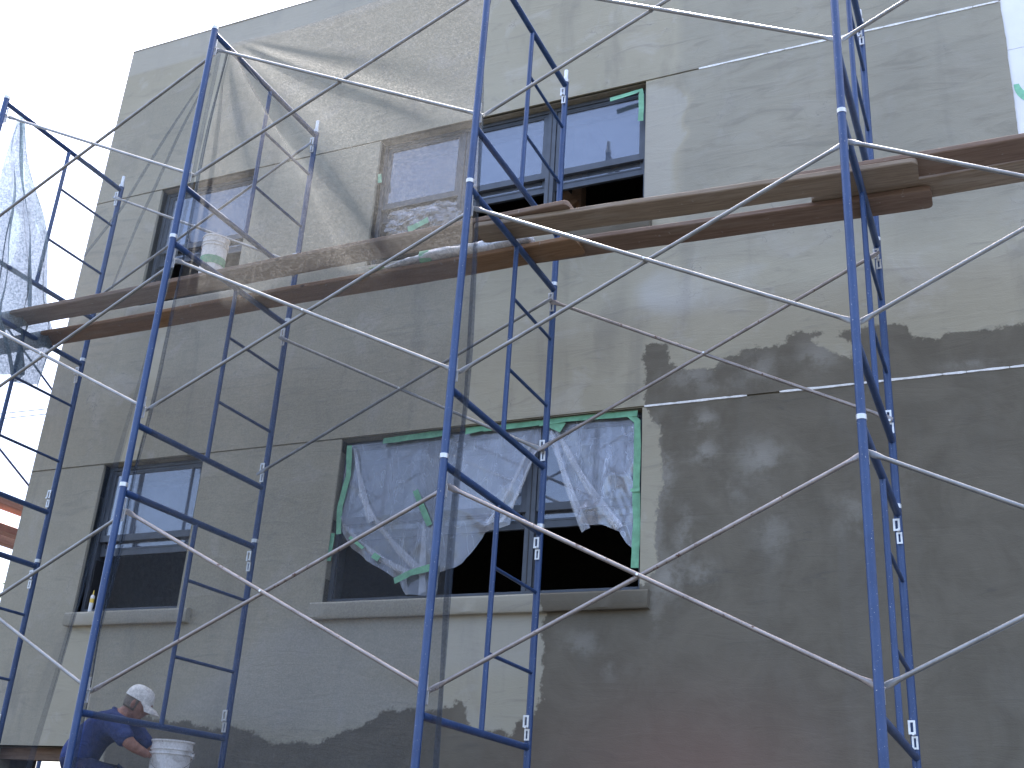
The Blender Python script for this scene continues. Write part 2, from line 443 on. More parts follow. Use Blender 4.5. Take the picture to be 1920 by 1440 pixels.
def stain_attrs(me):
    n = len(me.vertices); co = np.empty(n * 3); me.vertices.foreach_get('co', co); co = co.reshape(-1, 3)
    px, pz = co[:, 0], co[:, 2]
    wet = np.minimum(sdist(px, pz, P_RIGHT), -sdist(px, pz, P_BITE))
    wet = np.clip(wet, -.5, .5)
    lime = np.zeros(n)
    for x, z, rx, rz, a in [(3.52, 2.78, .10, .10, .9), (3.51, 2.54, .11, .10, .9), (3.93, 2.46, .17, .14, .9), (3.22, 2.39, .09, .22, .9), (3.38, 1.94, .10, .22, .7), (3.25, 1.63, .14, .16, .9), (3.47, 1.66, .13, .10, .7), (2.62, 1.19, .18, .10, .6), (2.85, 1.02, .12, .10, .45), (3.44, 3.17, .22, .14, .75), (3.91, 3.15, .18, .12, .7), (4.53, 2.02, .16, .2, .5), (3.99, 1.91, .14, .2, .5), (4.35, 3.2, .15, .12, .8), (5.35, 3.0, .2, .05, .6), (3.16, 2.0, .06, .9, .7), (3.75, 2.25, .2, .15, .4), (3.6, 3.05, .3, .08, .5), (3.10, 1.47, .03, .05, .9), (4.9, 2.2, .1, .12, .35)]:
        lime = np.maximum(lime, a * np.exp(-(((px - x) / rx) ** 2 + ((pz - z) / rz) ** 2)))
    # trowelled ring and the reddish area low on the wall
    rr = np.hypot((px - 3.76) / .55, (pz - .85) / .42)
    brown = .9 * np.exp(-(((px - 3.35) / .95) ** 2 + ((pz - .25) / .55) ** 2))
    lime = np.maximum(lime, 0)
    wet = wet
    tone = .8 * np.clip(sdist(px, pz, P_SMEAR) / .10 + .5, 0, 1) * (.65 + .35 * np.sin(px * 5 + pz * 3))
    tone = np.maximum(tone, .5 * np.clip(sdist(px, pz, P_BAND) / .03 + .5, 0, 1))
    tone = np.maximum(tone, .42 * np.clip(sdist(px, pz, P_PAR) / .015 + .5, 0, 1))
    tone = np.maximum(tone, .40 * np.clip(sdist(px, pz, P_PANEL) / .15 + .5, 0, 1))
    tone = np.maximum(tone, .0 * np.clip((pz - 5.0) / 2.5, 0, 1))
    dk = np.clip(np.minimum((px - 3.33) / .06 + .5 + .0 * pz, np.minimum((pz - 3.9) / .5, 1)), 0, 1) * np.clip(-sdist(px, pz, P_BAND) / .03, 0, 1)
    tone = tone - .75 * dk
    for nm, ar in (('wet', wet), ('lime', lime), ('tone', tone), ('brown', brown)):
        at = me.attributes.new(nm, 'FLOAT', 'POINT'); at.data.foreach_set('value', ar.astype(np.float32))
Yg = np.full_like(X, YW)
# small unevenness of the coat
for j in range(nz):
    for i in range(nx):
        Yg[j, i] += .004 * noise.noise((X[j, i] * 1.3, Z[j, i] * 1.3, 3.1))
Xg = X.copy()
Xg[:, -1] += np.array([0.006 * noise.noise((z * 6, 2.2, 0)) + .005 * noise.noise((z * 23, 1.2, 0)) for z in zs])
V = np.stack([Xg, Yg, Z], -1).reshape(-1, 3).tolist()
F = []
def hole(xm, zm):
    for a, b, c, d in list(WIN.values()) + [BASE]:
        if a < xm < b and c < zm < d: return True
    return False
for j in range(nz - 1):
    zm = (zs[j] + zs[j + 1]) / 2
    joint = abs(zm - JL) < .0075 or abs(zm - JU) < .0075
    for i in range(nx - 1):
        xm = (xs[i] + xs[i + 1]) / 2
        if hole(xm, zm): continue
        a, b, c, d = j * nx + i, j * nx + i + 1, (j + 1) * nx + i + 1, (j + 1) * nx + i
        if not joint: F.append((a, b, c, d)); continue
        n0 = len(V)      # the control joint is a real slot
        for q in (a, b, c, d): V.append([V[q][0], YW + .016, V[q][2]])
        F += [(n0, n0 + 1, n0 + 2, n0 + 3), (a, b, n0 + 1, n0), (c, d, n0 + 3, n0 + 2)]
# returns of the openings
def quad(p, q, r_, s_):
    n0 = len(V); V.extend([list(p), list(q), list(r_), list(s_)]); F.append((n0, n0 + 1, n0 + 2, n0 + 3))
for k_, (a, b, c, d) in list(WIN.items()) + [('base', BASE)]:
    y1 = YW + (.13 if k_ != 'base' else .3)
    y0 = YW - .002
    for (x0, z0), (x1, z1) in (((a, c), (a, d)), ((a, d), (b, d)), ((b, d), (b, c)), ((b, c), (a, c))):
        m_ = 14
        for t in range(m_):
            xa, za, xb, zb = x0 + (x1 - x0) * t / m_, z0 + (z1 - z0) * t / m_, x0 + (x1 - x0) * (t + 1) / m_, z0 + (z1 - z0) * (t + 1) / m_
            quad((xa, y0 + .002, za), (xb, y0 + .002, zb), (xb, y1, zb), (xa, y1, za))
# side return and right stop
quad((XL, YW, -1.99), (XL, YW + .05, -1.99), (XL, YW + .05, ROOF), (XL, YW, ROOF))
me = bpy.data.meshes.new('wall'); me.from_pydata(V, [], F); me.update()
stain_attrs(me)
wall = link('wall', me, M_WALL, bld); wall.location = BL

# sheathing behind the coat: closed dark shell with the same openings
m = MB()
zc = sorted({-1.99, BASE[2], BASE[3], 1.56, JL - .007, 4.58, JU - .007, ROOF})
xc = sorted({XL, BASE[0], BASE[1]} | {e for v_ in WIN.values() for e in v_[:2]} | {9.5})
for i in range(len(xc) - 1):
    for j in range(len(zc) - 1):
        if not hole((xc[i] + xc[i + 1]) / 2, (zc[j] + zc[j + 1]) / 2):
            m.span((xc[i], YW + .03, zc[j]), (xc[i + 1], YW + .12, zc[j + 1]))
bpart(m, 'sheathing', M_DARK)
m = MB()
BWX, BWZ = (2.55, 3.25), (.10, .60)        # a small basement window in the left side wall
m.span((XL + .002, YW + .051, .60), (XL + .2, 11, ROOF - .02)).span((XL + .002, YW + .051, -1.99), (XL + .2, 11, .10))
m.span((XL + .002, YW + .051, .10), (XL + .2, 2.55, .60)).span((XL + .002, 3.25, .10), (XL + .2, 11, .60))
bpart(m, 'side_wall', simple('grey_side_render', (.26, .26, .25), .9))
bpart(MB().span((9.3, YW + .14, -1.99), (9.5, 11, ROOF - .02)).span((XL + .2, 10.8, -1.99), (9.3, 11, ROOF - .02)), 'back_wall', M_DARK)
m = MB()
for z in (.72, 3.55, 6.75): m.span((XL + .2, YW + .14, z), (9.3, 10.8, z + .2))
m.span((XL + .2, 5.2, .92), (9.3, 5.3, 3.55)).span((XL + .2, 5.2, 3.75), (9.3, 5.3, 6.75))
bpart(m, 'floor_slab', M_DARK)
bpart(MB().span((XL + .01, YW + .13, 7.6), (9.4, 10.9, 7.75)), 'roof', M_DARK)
bpart(MB().span((XL - .004, YW - .006, ROOF), (9.5, YW + .30, ROOF + .018)), 'parapet_cap', simple('grey_mortar_cap', (.30, .295, .26), .9), bevel=.004)
m = MB().span((2.175, 2.42, 3.75), (2.265, 2.54, 6.75))
bpart(m, 'stud', M_STUD)
for (xa, za), (xb, zb) in (((2.20, 6.36), (2.60, 5.50)), ((1.86, 5.66), (2.22, 5.18))):
    ang = math.atan2(za - zb, xb - xa)
    bpart(MB().box(((xa + xb) / 2, 2.385, (za + zb) / 2), (math.hypot(xb - xa, zb - za), .04, .085), Matrix.Rotation(ang, 3, 'Y')), 'stud_brace', M_STUD)
m = MB()
bpart(m.span((BASE[0] - .05, YW + .17, .33), (BASE[1] + .05, YW + .30, .425)), 'basement_lintel', M_PBROWN)

# white beads in the control joints: ragged strips
def bead(x0, x1, z, cover, seed):
    random.seed(seed); out = []; x = x0
    while x < x1:
        L = random.uniform(.12, .6)
        if random.random() < cover(x):
            e = min(x + L, x1); n = max(2, int((e - x) / .03)); vs = []
            for i in range(n + 1):
                q = x + (e - x) * i / n
                wdt = .0078 + .005 * noise.noise((q * 9, z, seed)); of = .002 * noise.noise((q * 4, 7, seed))
                if i in (0, n): wdt *= .6
                vs += [(q, YW - .005, z + of - wdt), (q, YW - .005, z + of + wdt), (q, YW + .012, z + of + wdt), (q, YW + .012, z + of - wdt)]
            fs = []
            for i in range(n):
                b = i * 4
                for k in range(4): fs.append((b + k, b + (k + 1) % 4, b + 4 + (k + 1) % 4, b + 4 + k))
            fs += [(0, 1, 2, 3), (n * 4, n * 4 + 3, n * 4 + 2, n * 4 + 1)]
            out.append(MB().add(vs, fs))
        x += L + random.uniform(0, .004)
    for m in out: bpart(m, 'joint_bead', M_BEAD)
bead(3.06, XR, JL + .001, lambda x: .97, 3)
bead(3.07, XR - .01, JU + .001, lambda x: .3 if x < 3.3 else .7 if 4.7 < x < 5.1 else .95, 5)

# foam boards on the part that has no coat yet
BOARD = None
for i in range(2):
    for j in range(8):
        x0 = XR - .05 + i * 1.23; z0 = -1.99 + j * 1.25; z1 = min(z0 + 1.246, ROOF - .003)
        o = bpart(MB().span((x0 if i else x0, YW + .008, z0), (x0 + 1.226, YW + .028, z1)), 'foam_board', M_FOAM)
        if i == 0 and z0 < 5.1 < z1:
            mm = MB(); pts = []
            for t in range(13):
                a = R(180 + t * 10)
                pts.append((6.02 + .165 * math.cos(a), 5.19 + .185 * math.sin(a)))
            vs = []
            for t, (x, z) in enumerate(pts):
                k_ = .022 + .018 * math.sin(math.pi * t / 12)
                dx, dz = x - 6.02, z - 5.19; l_ = math.hypot(dx, dz)
                vs += [(x - dx / l_ * k_, YW + .0065, z - dz / l_ * k_), (x + dx / l_ * k_ * .6, YW + .0065, z + dz / l_ * k_ * .6)]
            mm.add(vs, [(2 * t, 2 * t + 2, 2 * t + 3, 2 * t + 1) for t in range(12)])
            mm.build('printed_mark', simple('green_print', (.22, .55, .36), .7), o)

# window sills
def sill(x0, x1, z0, z1):
    m = MB(); n = max(2, int((x1 - x0) / .08)); vs = []
    prof = [(YW + .02, z0), (YW - .055, z0), (YW - .066, z0 + .014), (YW - .066, z1 - .012), (YW - .055, z1), (YW + .10, z1 + .012), (YW + .10, z0)]
    for i in range(n + 1):
        x = x0 + (x1 - x0) * i / n
        for (y, z) in prof:
            d = .004 * noise.noise((x * 5, y * 9, z * 9))
            vs.append((x, y + d, z + d))
    q = len(prof)
    fs = [(i * q + k, i * q + (k + 1) % q, (i + 1) * q + (k + 1) % q, (i + 1) * q + k) for i in range(n) for k in range(q)]
    fs += [tuple(range(q)), tuple(range(n * q, n * q + q))[::-1]]
    o = bpart(m.add(vs, fs), 'window_sill', M_WALL, smooth='auto'); stain_attrs(o.data)
    # the sill is only wet on its right part
    at = o.data.attributes['wet']
    xv = np.array([v.co.x for v in o.data.vertices]); at.data.foreach_set('value', np.clip(xv - 2.33, -.5, .5).astype(np.float32))
    at = o.data.attributes['tone']; at.data.foreach_set('value', np.full(len(xv), .30, np.float32))
sill(.345, 3.125, 1.415, 1.545); sill(-2.21, -.87, 1.43, 1.545); sill(.345, 3.10, 4.44, 4.57); sill(-2.27, -.97, 4.44, 4.57)

# windows: frame, and per unit upper sash with pane, raised lower sash with pane
def ring(m, x0, x1, z0, z1, y0, y1, t, tb=None, tt=None):
    tb = tb or t; tt = tt or t
    m.span((x0, y0, z0), (x0 + t, y1, z1)).span((x1 - t, y0, z0), (x1, y1, z1))
    m.span((x0 + t, y0, z0), (x1 - t, y1, z0 + tb)).span((x0 + t, y0, z1 - tt), (x1 - t, y1, z1))
def window(key, muls):
    x0, x1, z0, z1 = WIN[key]
    x0 += .004; x1 -= .004; z1 -= .004; z0 += .012
    wn = MB(); ring(wn, x0, x1, z0, z1, YW + .085, YW + .20, .035, .03, .035)
    fr = bpart(wn, 'window', M_ALU, bevel=.003)
    edges = [x0 + .035] + [e for mu in muls for e in (mu - .04, mu + .04)] + [x1 - .035]
    for mu in muls:
        MB().span((mu - .04, YW + .087, z0 + .03), (mu + .04, YW + .198, z1 - .035)).build('mullion', M_ALU, fr, bevel=.003)
        MB().span((mu - .004, YW + .0845, z0 + .03), (mu + .004, YW + .0869, z1 - .035)).build('mullion_gasket', M_ALUD, fr)
    for i in range(0, len(edges), 2):
        a, b = edges[i] + .003, edges[i + 1] - .003
        t1 = z1 - .037; s0 = z1 - .715
        m = MB(); ring(m, a, b, s0, t1, YW + .098, YW + .128, .042, .062, .038)
        m.span((a + .02, YW + .0935, t1 - .026), (b - .02, YW + .098, t1 - .018))
        m.build('upper_sash', M_ALU, fr, bevel=.003)
        MB().span((a + .040, YW + .108, s0 + .060), (b - .040, YW + .114, t1 - .036)).build('pane', M_GLASS, fr)
        m = MB(); ring(m, a, b, s0 - .125, t1 - .11, YW + .135, YW + .165, .042, .072, .05)
        m.span((a + .02, YW + .131, s0 - .072), (b - .02, YW + .135, s0 - .066))
        m.build('lower_sash', M_ALU, fr, bevel=.003)
        MB().span((a + .040, YW + .147, s0 - .055), (b - .040, YW + .152, t1 - .16)).build('pane', M_GLASS, fr)
        MB().span((a, YW + .1, s0 - .165), (a + .014, YW + .195, z0 + .03)).build('track', M_ALUD, fr)
    return fr
for k_ in ('ll', 'ul'): window(k_, [])
for k_ in ('lr', 'ur'): window(k_, [1.285, 2.135])

# ------------------------------------------------------------------ scaffold
H, W, L = 1.93, 1.493, 2.40598
BX, BZ_F, BZ_R, TA_F, TA_R = .055, .5785, .5556, .165, .170
POST = {'A': (-L + .1323, -.0111, -.0106, -.0010), 'B': (0, .0067, .0058, -.0156), 'C': (L + .0264, .0006, .0059, -.0028), 'D': (2 * L + .0285, .0039, .0003, .0102), 'E': (3 * L + .03, 0, 0, .005)}
WHERE = {'A': 'far left stack against the sky', 'B': 'second stack from the left', 'C': 'stack before the wide windows', 'D': 'stack before the wet wall', 'E': 'stack beyond the right edge'}
TIER = {-1: 'ground', 0: 'lowest visible', 1: 'middle', 2: 'top'}
def fp(p, y, z):
    X0, dz, t, dy = POST[p]
    return Vector((X0 + t * z, y + dy * z, z + dz))
def lock_mb(y):
    m = MB(); z0 = -.002
    def loop(cx, cz, w_, h_, t):
        m.span((cx - w_ / 2, y - .004, cz - h_ / 2), (cx - w_ / 2 + t, y + .004, cz + h_ / 2))
        m.span((cx + w_ / 2 - t, y - .004, cz - h_ / 2), (cx + w_ / 2, y + .004, cz + h_ / 2))
        m.span((cx - w_ / 2 + t, y - .004, cz + h_ / 2 - t), (cx + w_ / 2 - t, y + .004, cz + h_ / 2))
        m.span((cx - w_ / 2 + t, y - .004, cz - h_ / 2), (cx + w_ / 2 - t, y + .004, cz - h_ / 2 + t))
    loop(-.008, .040, .040, .078, .012); loop(.004, -.045, .034, .072, .011)
    m.tube((0, y - .025 if y < .5 else y + .025, 0), (0, y + .03 if y < .5 else y - .03, 0), .008, 8)
    return m
protos = {}
def part(key, parent, fn, name, mat, loc=(0, 0, 0), **kw):
    if key not in protos:
        protos[key] = fn().build(name, mat, parent, **kw); protos[key].location = loc
        return protos[key]
    return shared(protos[key], parent, loc)
LAD = .78
for p in 'ABCDE':
    X0, dz, t, dy = POST[p]
    for k in (-1, 0, 1, 2):
        lab = {'A': {2: 'blue scaffold frame at the upper left standing clear against the white sky', 1: 'blue scaffold frame at the left edge carrying the left ends of the planks', 0: 'blue scaffold frame low at the left edge beside the building corner'},
               'B': {2: 'blue scaffold frame behind the glowing net, its front post ending at the roof line', 1: 'blue scaffold frame between the small upper and small lower windows', 0: 'blue scaffold frame in front of the small lower window and the crouching man'},
               'C': {2: 'blue scaffold frame in front of the wide upper windows', 1: 'blue scaffold frame under the planks between the wide upper and lower windows', 0: 'blue scaffold frame in front of the plastic covered lower windows'},
               'D': {2: 'blue scaffold frame seen edge on, topmost one beside the upper white joint', 1: 'blue scaffold frame seen edge on, between planks and lower white joint', 0: 'blue scaffold frame seen edge on, before the dark wet wall at the lower right'},
               'E': {}}[p].get(k, 'blue scaffold frame, %s tier, %s' % (TIER[k], WHERE[p]))
        e = empty('scaffold_section', fp(p, 0, k * H), lab, 'scaffold frame', 'blue ladder frames of the scaffold', rot=(-dy, t, 0))
        for y in (0, W):
            part('post', e, lambda: MB().tube((0, 0, 0), (0, 0, H - .004), .0242, 16), 'post', M_BLUE, (0, y, 0), smooth='auto')
            part('collar', e, lambda: MB().tube((0, 0, H - .016), (0, 0, H + .012), .0275, 16), 'collar', M_LOCK, (0, y, 0), smooth='auto')
            if k == 2 and y > 0:
                part('pin', e, lambda: MB().tube((0, 0, H), (0, 0, H + .11), .018, 12), 'coupling_pin', M_LOCK, (0, y, 0), smooth='auto')
        part('top', e, lambda: MB().tube((0, .02, H - .05), (0, W - .02, H - .05), .0235, 14), 'top_bar', M_BLUE, smooth='auto')
        part('bot', e, lambda: MB().tube((0, .02, .435), (0, W - .02, .435), .0225, 14), 'bottom_bar', M_BLUE, smooth='auto')
        part('lad', e, lambda: MB().tube((0, LAD, .44), (0, LAD, H - .06), .0175, 12), 'ladder_post', M_BLUE, smooth='auto')
        for z in (.913, 1.455):
            part('rung', e, lambda: MB().tube((0, LAD, 0), (0, W - .02, 0), .0125, 10), 'rung', M_BLUE, (0, 0, z), smooth='auto')
        for z in (BZ_F, H - TA_F): part('lockf', e, lambda: lock_mb(BX - .018), 'brace_lock', M_LOCK, (0, 0, z))
        for z in (BZ_R, H - TA_R): part('lockr', e, lambda: lock_mb(W - BX + .018), 'brace_lock', M_LOCK, (0, 0, z))
        if k == -1:
            part('base', e, lambda: MB().span((-.075, -.075, -.062), (.075, .075, -.05)).tube((0, 0, -.05), (0, 0, .08), .018, 10), 'base_plate', M_LOCK, (0, 0, 0))
            part('base', e, None, 'base_plate', M_LOCK, (0, W, 0))

def brace_tube(a, b, r=.0128):
    """round tube with flattened ends"""
    a, b = Vector(a), Vector(b); d = (b - a); Ln = d.length; d.normalize()
    ny = Vector((0, 1, 0)); ny = (ny - d * ny.dot(d)).normalized(); nb = d.cross(ny)
    st = [(-.022, .30, .9), (.035, .30, 1.5), (.06, .45, 1.42), (.095, .95, 1.05), (.12, 1, 1)]
    rows = st + [(Ln * .5, 1, 1)] + [(Ln - q, u, v) for q, u, v in st[::-1]]
    n = 12; vs = []
    for q, u, v in rows:
        c = a + d * q
        for i in range(n):
            t = 2 * math.pi * i / n
            vs.append(c + ny * (r * u * math.cos(t)) + nb * (r * v * math.sin(t)))
    fs = [(j * n + i, j * n + (i + 1) % n, (j + 1) * n + (i + 1) % n, (j + 1) * n + i) for j in range(len(rows) - 1) for i in range(n)]
    fs += [tuple(range(n))[::-1], tuple(range((len(rows) - 1) * n, len(rows) * n))]
    return MB().add(vs, fs)
BAYN = {'AB': 'leftmost bay', 'BC': 'netted middle bay', 'CD': 'bay with the wide windows', 'DE': 'rightmost bay'}
def brace(p, q, k, rear, mat):
    y = W - BX if rear else BX
    zu, zl = (H - TA_R, BZ_R) if rear else (H - TA_F, BZ_F)
    s = -1 if rear else 1
    a0, a1 = fp(p, y + s * .008, k * H + zu), fp(q, y + s * .006, k * H + zl)
    b0, b1 = fp(p, y + s * .026, k * H + zl), fp(q, y + s * .026, k * H + zu)
    # tubes touch where they cross
    mid = (a0 + a1) / 2
    side = 'wall side' if rear else 'outer'
    lev = {-1: 'ground tier', 0: 'lowest visible tier', 1: 'tier under the planks', 2: 'tier above the planks'}[k]
    lab = '%s%s cross brace, %s, %s' % ('rusty ' if mat is M_GALVR else '', side, lev, BAYN[p + q])
    e = empty('cross_brace', mid, lab, 'cross brace', 'crossed braces of the scaffold')
    brace_tube(a0 - mid, a1 - mid).build('brace_tube', mat, e, smooth='auto')
    brace_tube(b0 - mid, b1 - mid).build('brace_tube', mat, e, smooth='auto')
    yc = (fp(p, y, 0) - mid).y * 0
    # crossing of the two tubes in the bay plane
    c = ((a0 + a1) / 2 + (b0 + b1) / 2) / 2 - mid
    MB().tube((c.x, c.y - .033, c.z), (c.x, c.y + .033, c.z), .007, 8).build('rivet', M_LOCK, e)
for p, q in ('AB', 'BC', 'CD', 'DE'):
    for k in (-1, 0, 1, 2):
        brace(p, q, k, False, M_GALVR if k == 0 and p in 'CB' else M_GALV)
brace('A', 'B', 2, True, M_GALV)
brace('B', 'C', 1, True, M_GALV)
brace('C', 'D', 1, True, M_GALVR)

# planks
def plank(a, b, mat, lab, wd=.235, th=.038, group='planks of the scaffold deck'):
    a, b = Vector(a), Vector(b); d = b - a
    m = MB(); n = 28; Ln = d.length; vs = []
    prof = [(-wd / 2 + .006, 0), (wd / 2 - .006, 0), (wd / 2, .006), (wd / 2, th - .006), (wd / 2 - .006, th), (-wd / 2 + .006, th), (-wd / 2, th - .006), (-wd / 2, .006)]
    sag = random.uniform(.002, .006); sd_ = random.random() * 50
    st = sorted([0, .008, .02, .04, Ln - .04, Ln - .02, Ln - .008, Ln] + [.04 + (Ln - .08) * q_ / 23 for q_ in range(1, 22)])
    n = len(st) - 1
    for x in st:
        t = x / Ln
        dd = max(0, 1 - min(x, Ln - x) / .04)
        k = 1 - .32 * (1 - math.sqrt(max(0, 1 - dd * dd)))
        for (y, z) in prof:
            vs.append((x, y * k + .004 * noise.noise((x * 1.2, y * 3, sd_)), z + .003 * noise.noise((x * .9, y * 9, sd_ + 5)) - sag * math.sin(t * math.pi * 3) ** 2))
    q = len(prof)
    fs = [(i * q + k, i * q + (k + 1) % q, (i + 1) * q + (k + 1) % q, (i + 1) * q + k) for i in range(n) for k in range(q)]
    fs += [tuple(range(q)), tuple(range(n * q, n * q + q))]
    o = m.add(vs, fs).build('scaffold_plank', mat, smooth='auto')
    o.location = a
    o.rotation_euler = d.to_track_quat('X', 'Z').to_euler()
    return setp(o, lab, 'plank', group)
Z1 = 3.848
plank((-5.2, .765, Z1 + .042), (2.95, .60, Z1 + .042), M_PBROWN, 'brown plank running under the net along the left half of the deck, outer side')
plank((2.22, .615, Z1), (5.19, .79, Z1 + .002), M_PGREY, 'weathered grey brown plank in the middle of the deck, outer side, blunt right end showing')
plank((4.36, .78, Z1 + .043), (8.6, .83, Z1 + .04), M_PRED, 'reddish plank with flaking edge, outer side at the right end of the deck')
plank((-5.2, 1.075, Z1), (2.86, .985, Z1), M_PORANGE, 'orange brown plank along the left half of the deck, on the wall side')
plank((1.95, 1.04, Z1 + .042), (5.24, 1.12, Z1 - .001), M_PRED, 'reddish brown plank in the middle of the deck, wall side, with rounded right end')
plank((4.50, 1.06, Z1 + .046), (8.6, 1.05, Z1 + .04), M_PGREY, 'grey brown plank at the right end of the deck, on the wall side')
ZP = -.027
for i, y in enumerate((.52, .76, 1.0, 1.24)):
    plank((-2.6, y, ZP + .0005 * i), (2.8, y, ZP + .0005 * i), (M_PGREY, M_PBROWN, M_PGREY, M_PORANGE)[i], ['outermost', 'second', 'third', 'innermost'][i] + ' plank of the low platform under the crouching man', group='planks of the low platform')

# ------------------------------------------------------------------ netting
def net(name, xl, xr, ztop, zbot, ybase, cx, cz, amp, fold, mat, label, nu=220, nv=260, seed=0):
    """sheet between edges xl(z), xr(z); folds fan out from (cx, cz)"""
    vs = []
    for j in range(nv + 1):
        for i in range(nu + 1):
            u = i / nu
            zb = zbot if not callable(zbot) else zbot(u)
            z = ztop + (zb - ztop) * j / nv
            x = xl(z) + (xr(z) - xl(z)) * u
            th = math.atan2(x - cx + .05, cz - z + .12)
            rr = math.hypot(x - cx, z - cz)
            k = 19 + 5 * noise.noise((th * 3, 0, seed))
            env = math.sin(math.pi * min(1, max(0, u))) ** .5 * min(1, rr / .4) * (1 / (1 + (rr / 2.8) ** 2)) * max(0.0, min(1, (th + .1) * 3)) * max(0, 1.35 - th * .95)
            ph = th * k + 2.2 * noise.noise((x * .7, z * .5, seed + 4))
            n2 = noise.noise((x * 1.1, z * .45, seed + 9))
            y = ybase + env * amp * math.sin(ph) + .05 * n2 * math.sin(math.pi * u)
            dx = -fold * env * math.sin(2 * ph)
            vs.append((x + dx * math.cos(th), y, z + dx * math.sin(th) * .6))
    n1 = nu + 1
    fs = [(j * n1 + i, j * n1 + i + 1, (j + 1) * n1 + i + 1, (j + 1) * n1 + i) for j in range(nv) for i in range(nu)]
    o = MB().add(vs, fs).build(name, mat, smooth=True)
    return setp(o, label, 'net', 'debris nets hung on the scaffold')
def interp(pts):
    zz = np.array([p[1] for p in pts][::-1]); xx = np.array([p[0] for p in pts][::-1])
    return lambda z: float(np.interp(z, zz, xx))
sB = interp([(.06, 5.80), (.03, 5.4), (.0, 4.5), (.028, 3.69), (.005, 2.82), (-.02, 2.09), (-.015, 1.63), (-.05, .98), (-.03, .6), (0, -.9)])
sC = interp([(2.46, 5.8), (2.41, 5.2), (2.478, 3.675), (2.51, 2.29), (2.493, 1.48), (2.522, .175), (2.52, -.9)])
n1_ = net('debris_net', sB, sC, 5.78, -.5, .10, .03, 5.74, .085, .05, M_NET, 'fine grey debris net hung across the middle bay, glowing where the sun reaches it')
s2 = interp([(-.03, 5.78), (-.06, 3.8), (-.19, 2.43), (-.243, 1.61), (-.312, .92), (-.394, .11), (-.5, -.6)])
s2l = interp([(-2.1, 5.6), (-2.15, 4.0), (-2.2, 2), (-2.2, -.6)])
def s2top(z): return s2l(z) if z < 4.6 else s2l(4.6) + (s2(5.78) - .05 - s2l(4.6)) * ((z - 4.6) / 1.18) ** .9
n2_ = net('debris_net', s2top, s2, 5.76, -.5, .10, -.03, 5.76, .05, .03, M_NET2, 'thin slack debris net across the left bay, gathered at the top of a post', 150, 200, 5)
def selv(fn, parent, wd, z0, z1, y=.094, mat=M_NETE, tw=2.0):
    m = MB(); vs = []; n = 120
    for i in range(n + 1):
        z = z0 + (z1 - z0) * i / n; x = fn(z); k = wd * (.55 + .45 * abs(math.cos(z * tw + .4)))
        yy = y - .012 + .02 * noise.noise((z * 1.3, wd, 2))
        for q in (-1, -.3, .4, 1):
            vs.append((x + q * k / 2, yy + .012 * math.cos(q * 4 + z), z))
    fs = [(i * 4 + k, i * 4 + k + 1, i * 4 + k + 5, i * 4 + k + 4) for i in range(n) for k in range(3)]
    return m.add(vs, fs).build('selvedge', mat, parent, smooth=True)
selv(sB, n1_, .034, 5.72, -.1); selv(sC, n1_, .042, 5.8, -.1); selv(s2, n2_, .05, 5.7, .1, tw=1.1, mat=M_NETP)
# gathered pleats of the left net running down from the post top
for pts in ([(-.09, 5.55), (-.35, 5.05), (-.72, 4.35), (-1.0, 3.95)], [(-.08, 5.5), (-.25, 5.0), (-.5, 4.2), (-.62, 3.6)]):
    selv(interp(pts), n2_, .020, pts[0][1], pts[-1][1], y=.085, mat=M_NETP)

# bunched net hanging from the frame at the far left
def hang(x, ycs, ztop, zbot, seed, wmax):
    m = MB(); nu, nv = 46, 90; vs = []
    for j in range(nv + 1):
        t = j / nv; z = ztop + (zbot - ztop) * t
        wd = .07 + wmax * min(1, t * 1.25) * (1 - .7 * max(0, t - .74) / .26)
        yc = ycs[0] + (ycs[1] - ycs[0]) * t ** .95
        for i in range(nu + 1):
            u = i / nu * 2 - 1
            ph = u * 9 + seed + 1.3 * noise.noise((t * 3, seed, 0))
            vs.append((x + .055 * (.3 + t) * math.sin(ph) + .1 * noise.noise((u * 1.5, t * 4, seed)), yc + wd * (u * .55 + .045 * math.sin(ph * 2 + .7)), z - .06 * abs(u) * t))
    n1 = nu + 1
    fs = [(j * n1 + i, j * n1 + i + 1, (j + 1) * n1 + i + 1, (j + 1) * n1 + i) for j in range(nv) for i in range(nu)]
    m.add(vs, fs); return m
o = hang(-2.29, (.15, .82), 5.66, 3.40, 1.0, .80).build('debris_net', M_NETL, smooth=True)
setp(o, 'bunched pale blue debris net hanging from the top bar at the far left', 'net', 'debris nets hung on the scaffold')
o = hang(-2.55, (.02, .25), 4.6, 3.55, 4.0, .34).build('debris_net', M_NETL, smooth=True)
setp(o, 'short loose end of pale debris net at the very left edge, under the bunched one', 'net', 'debris nets hung on the scaffold')

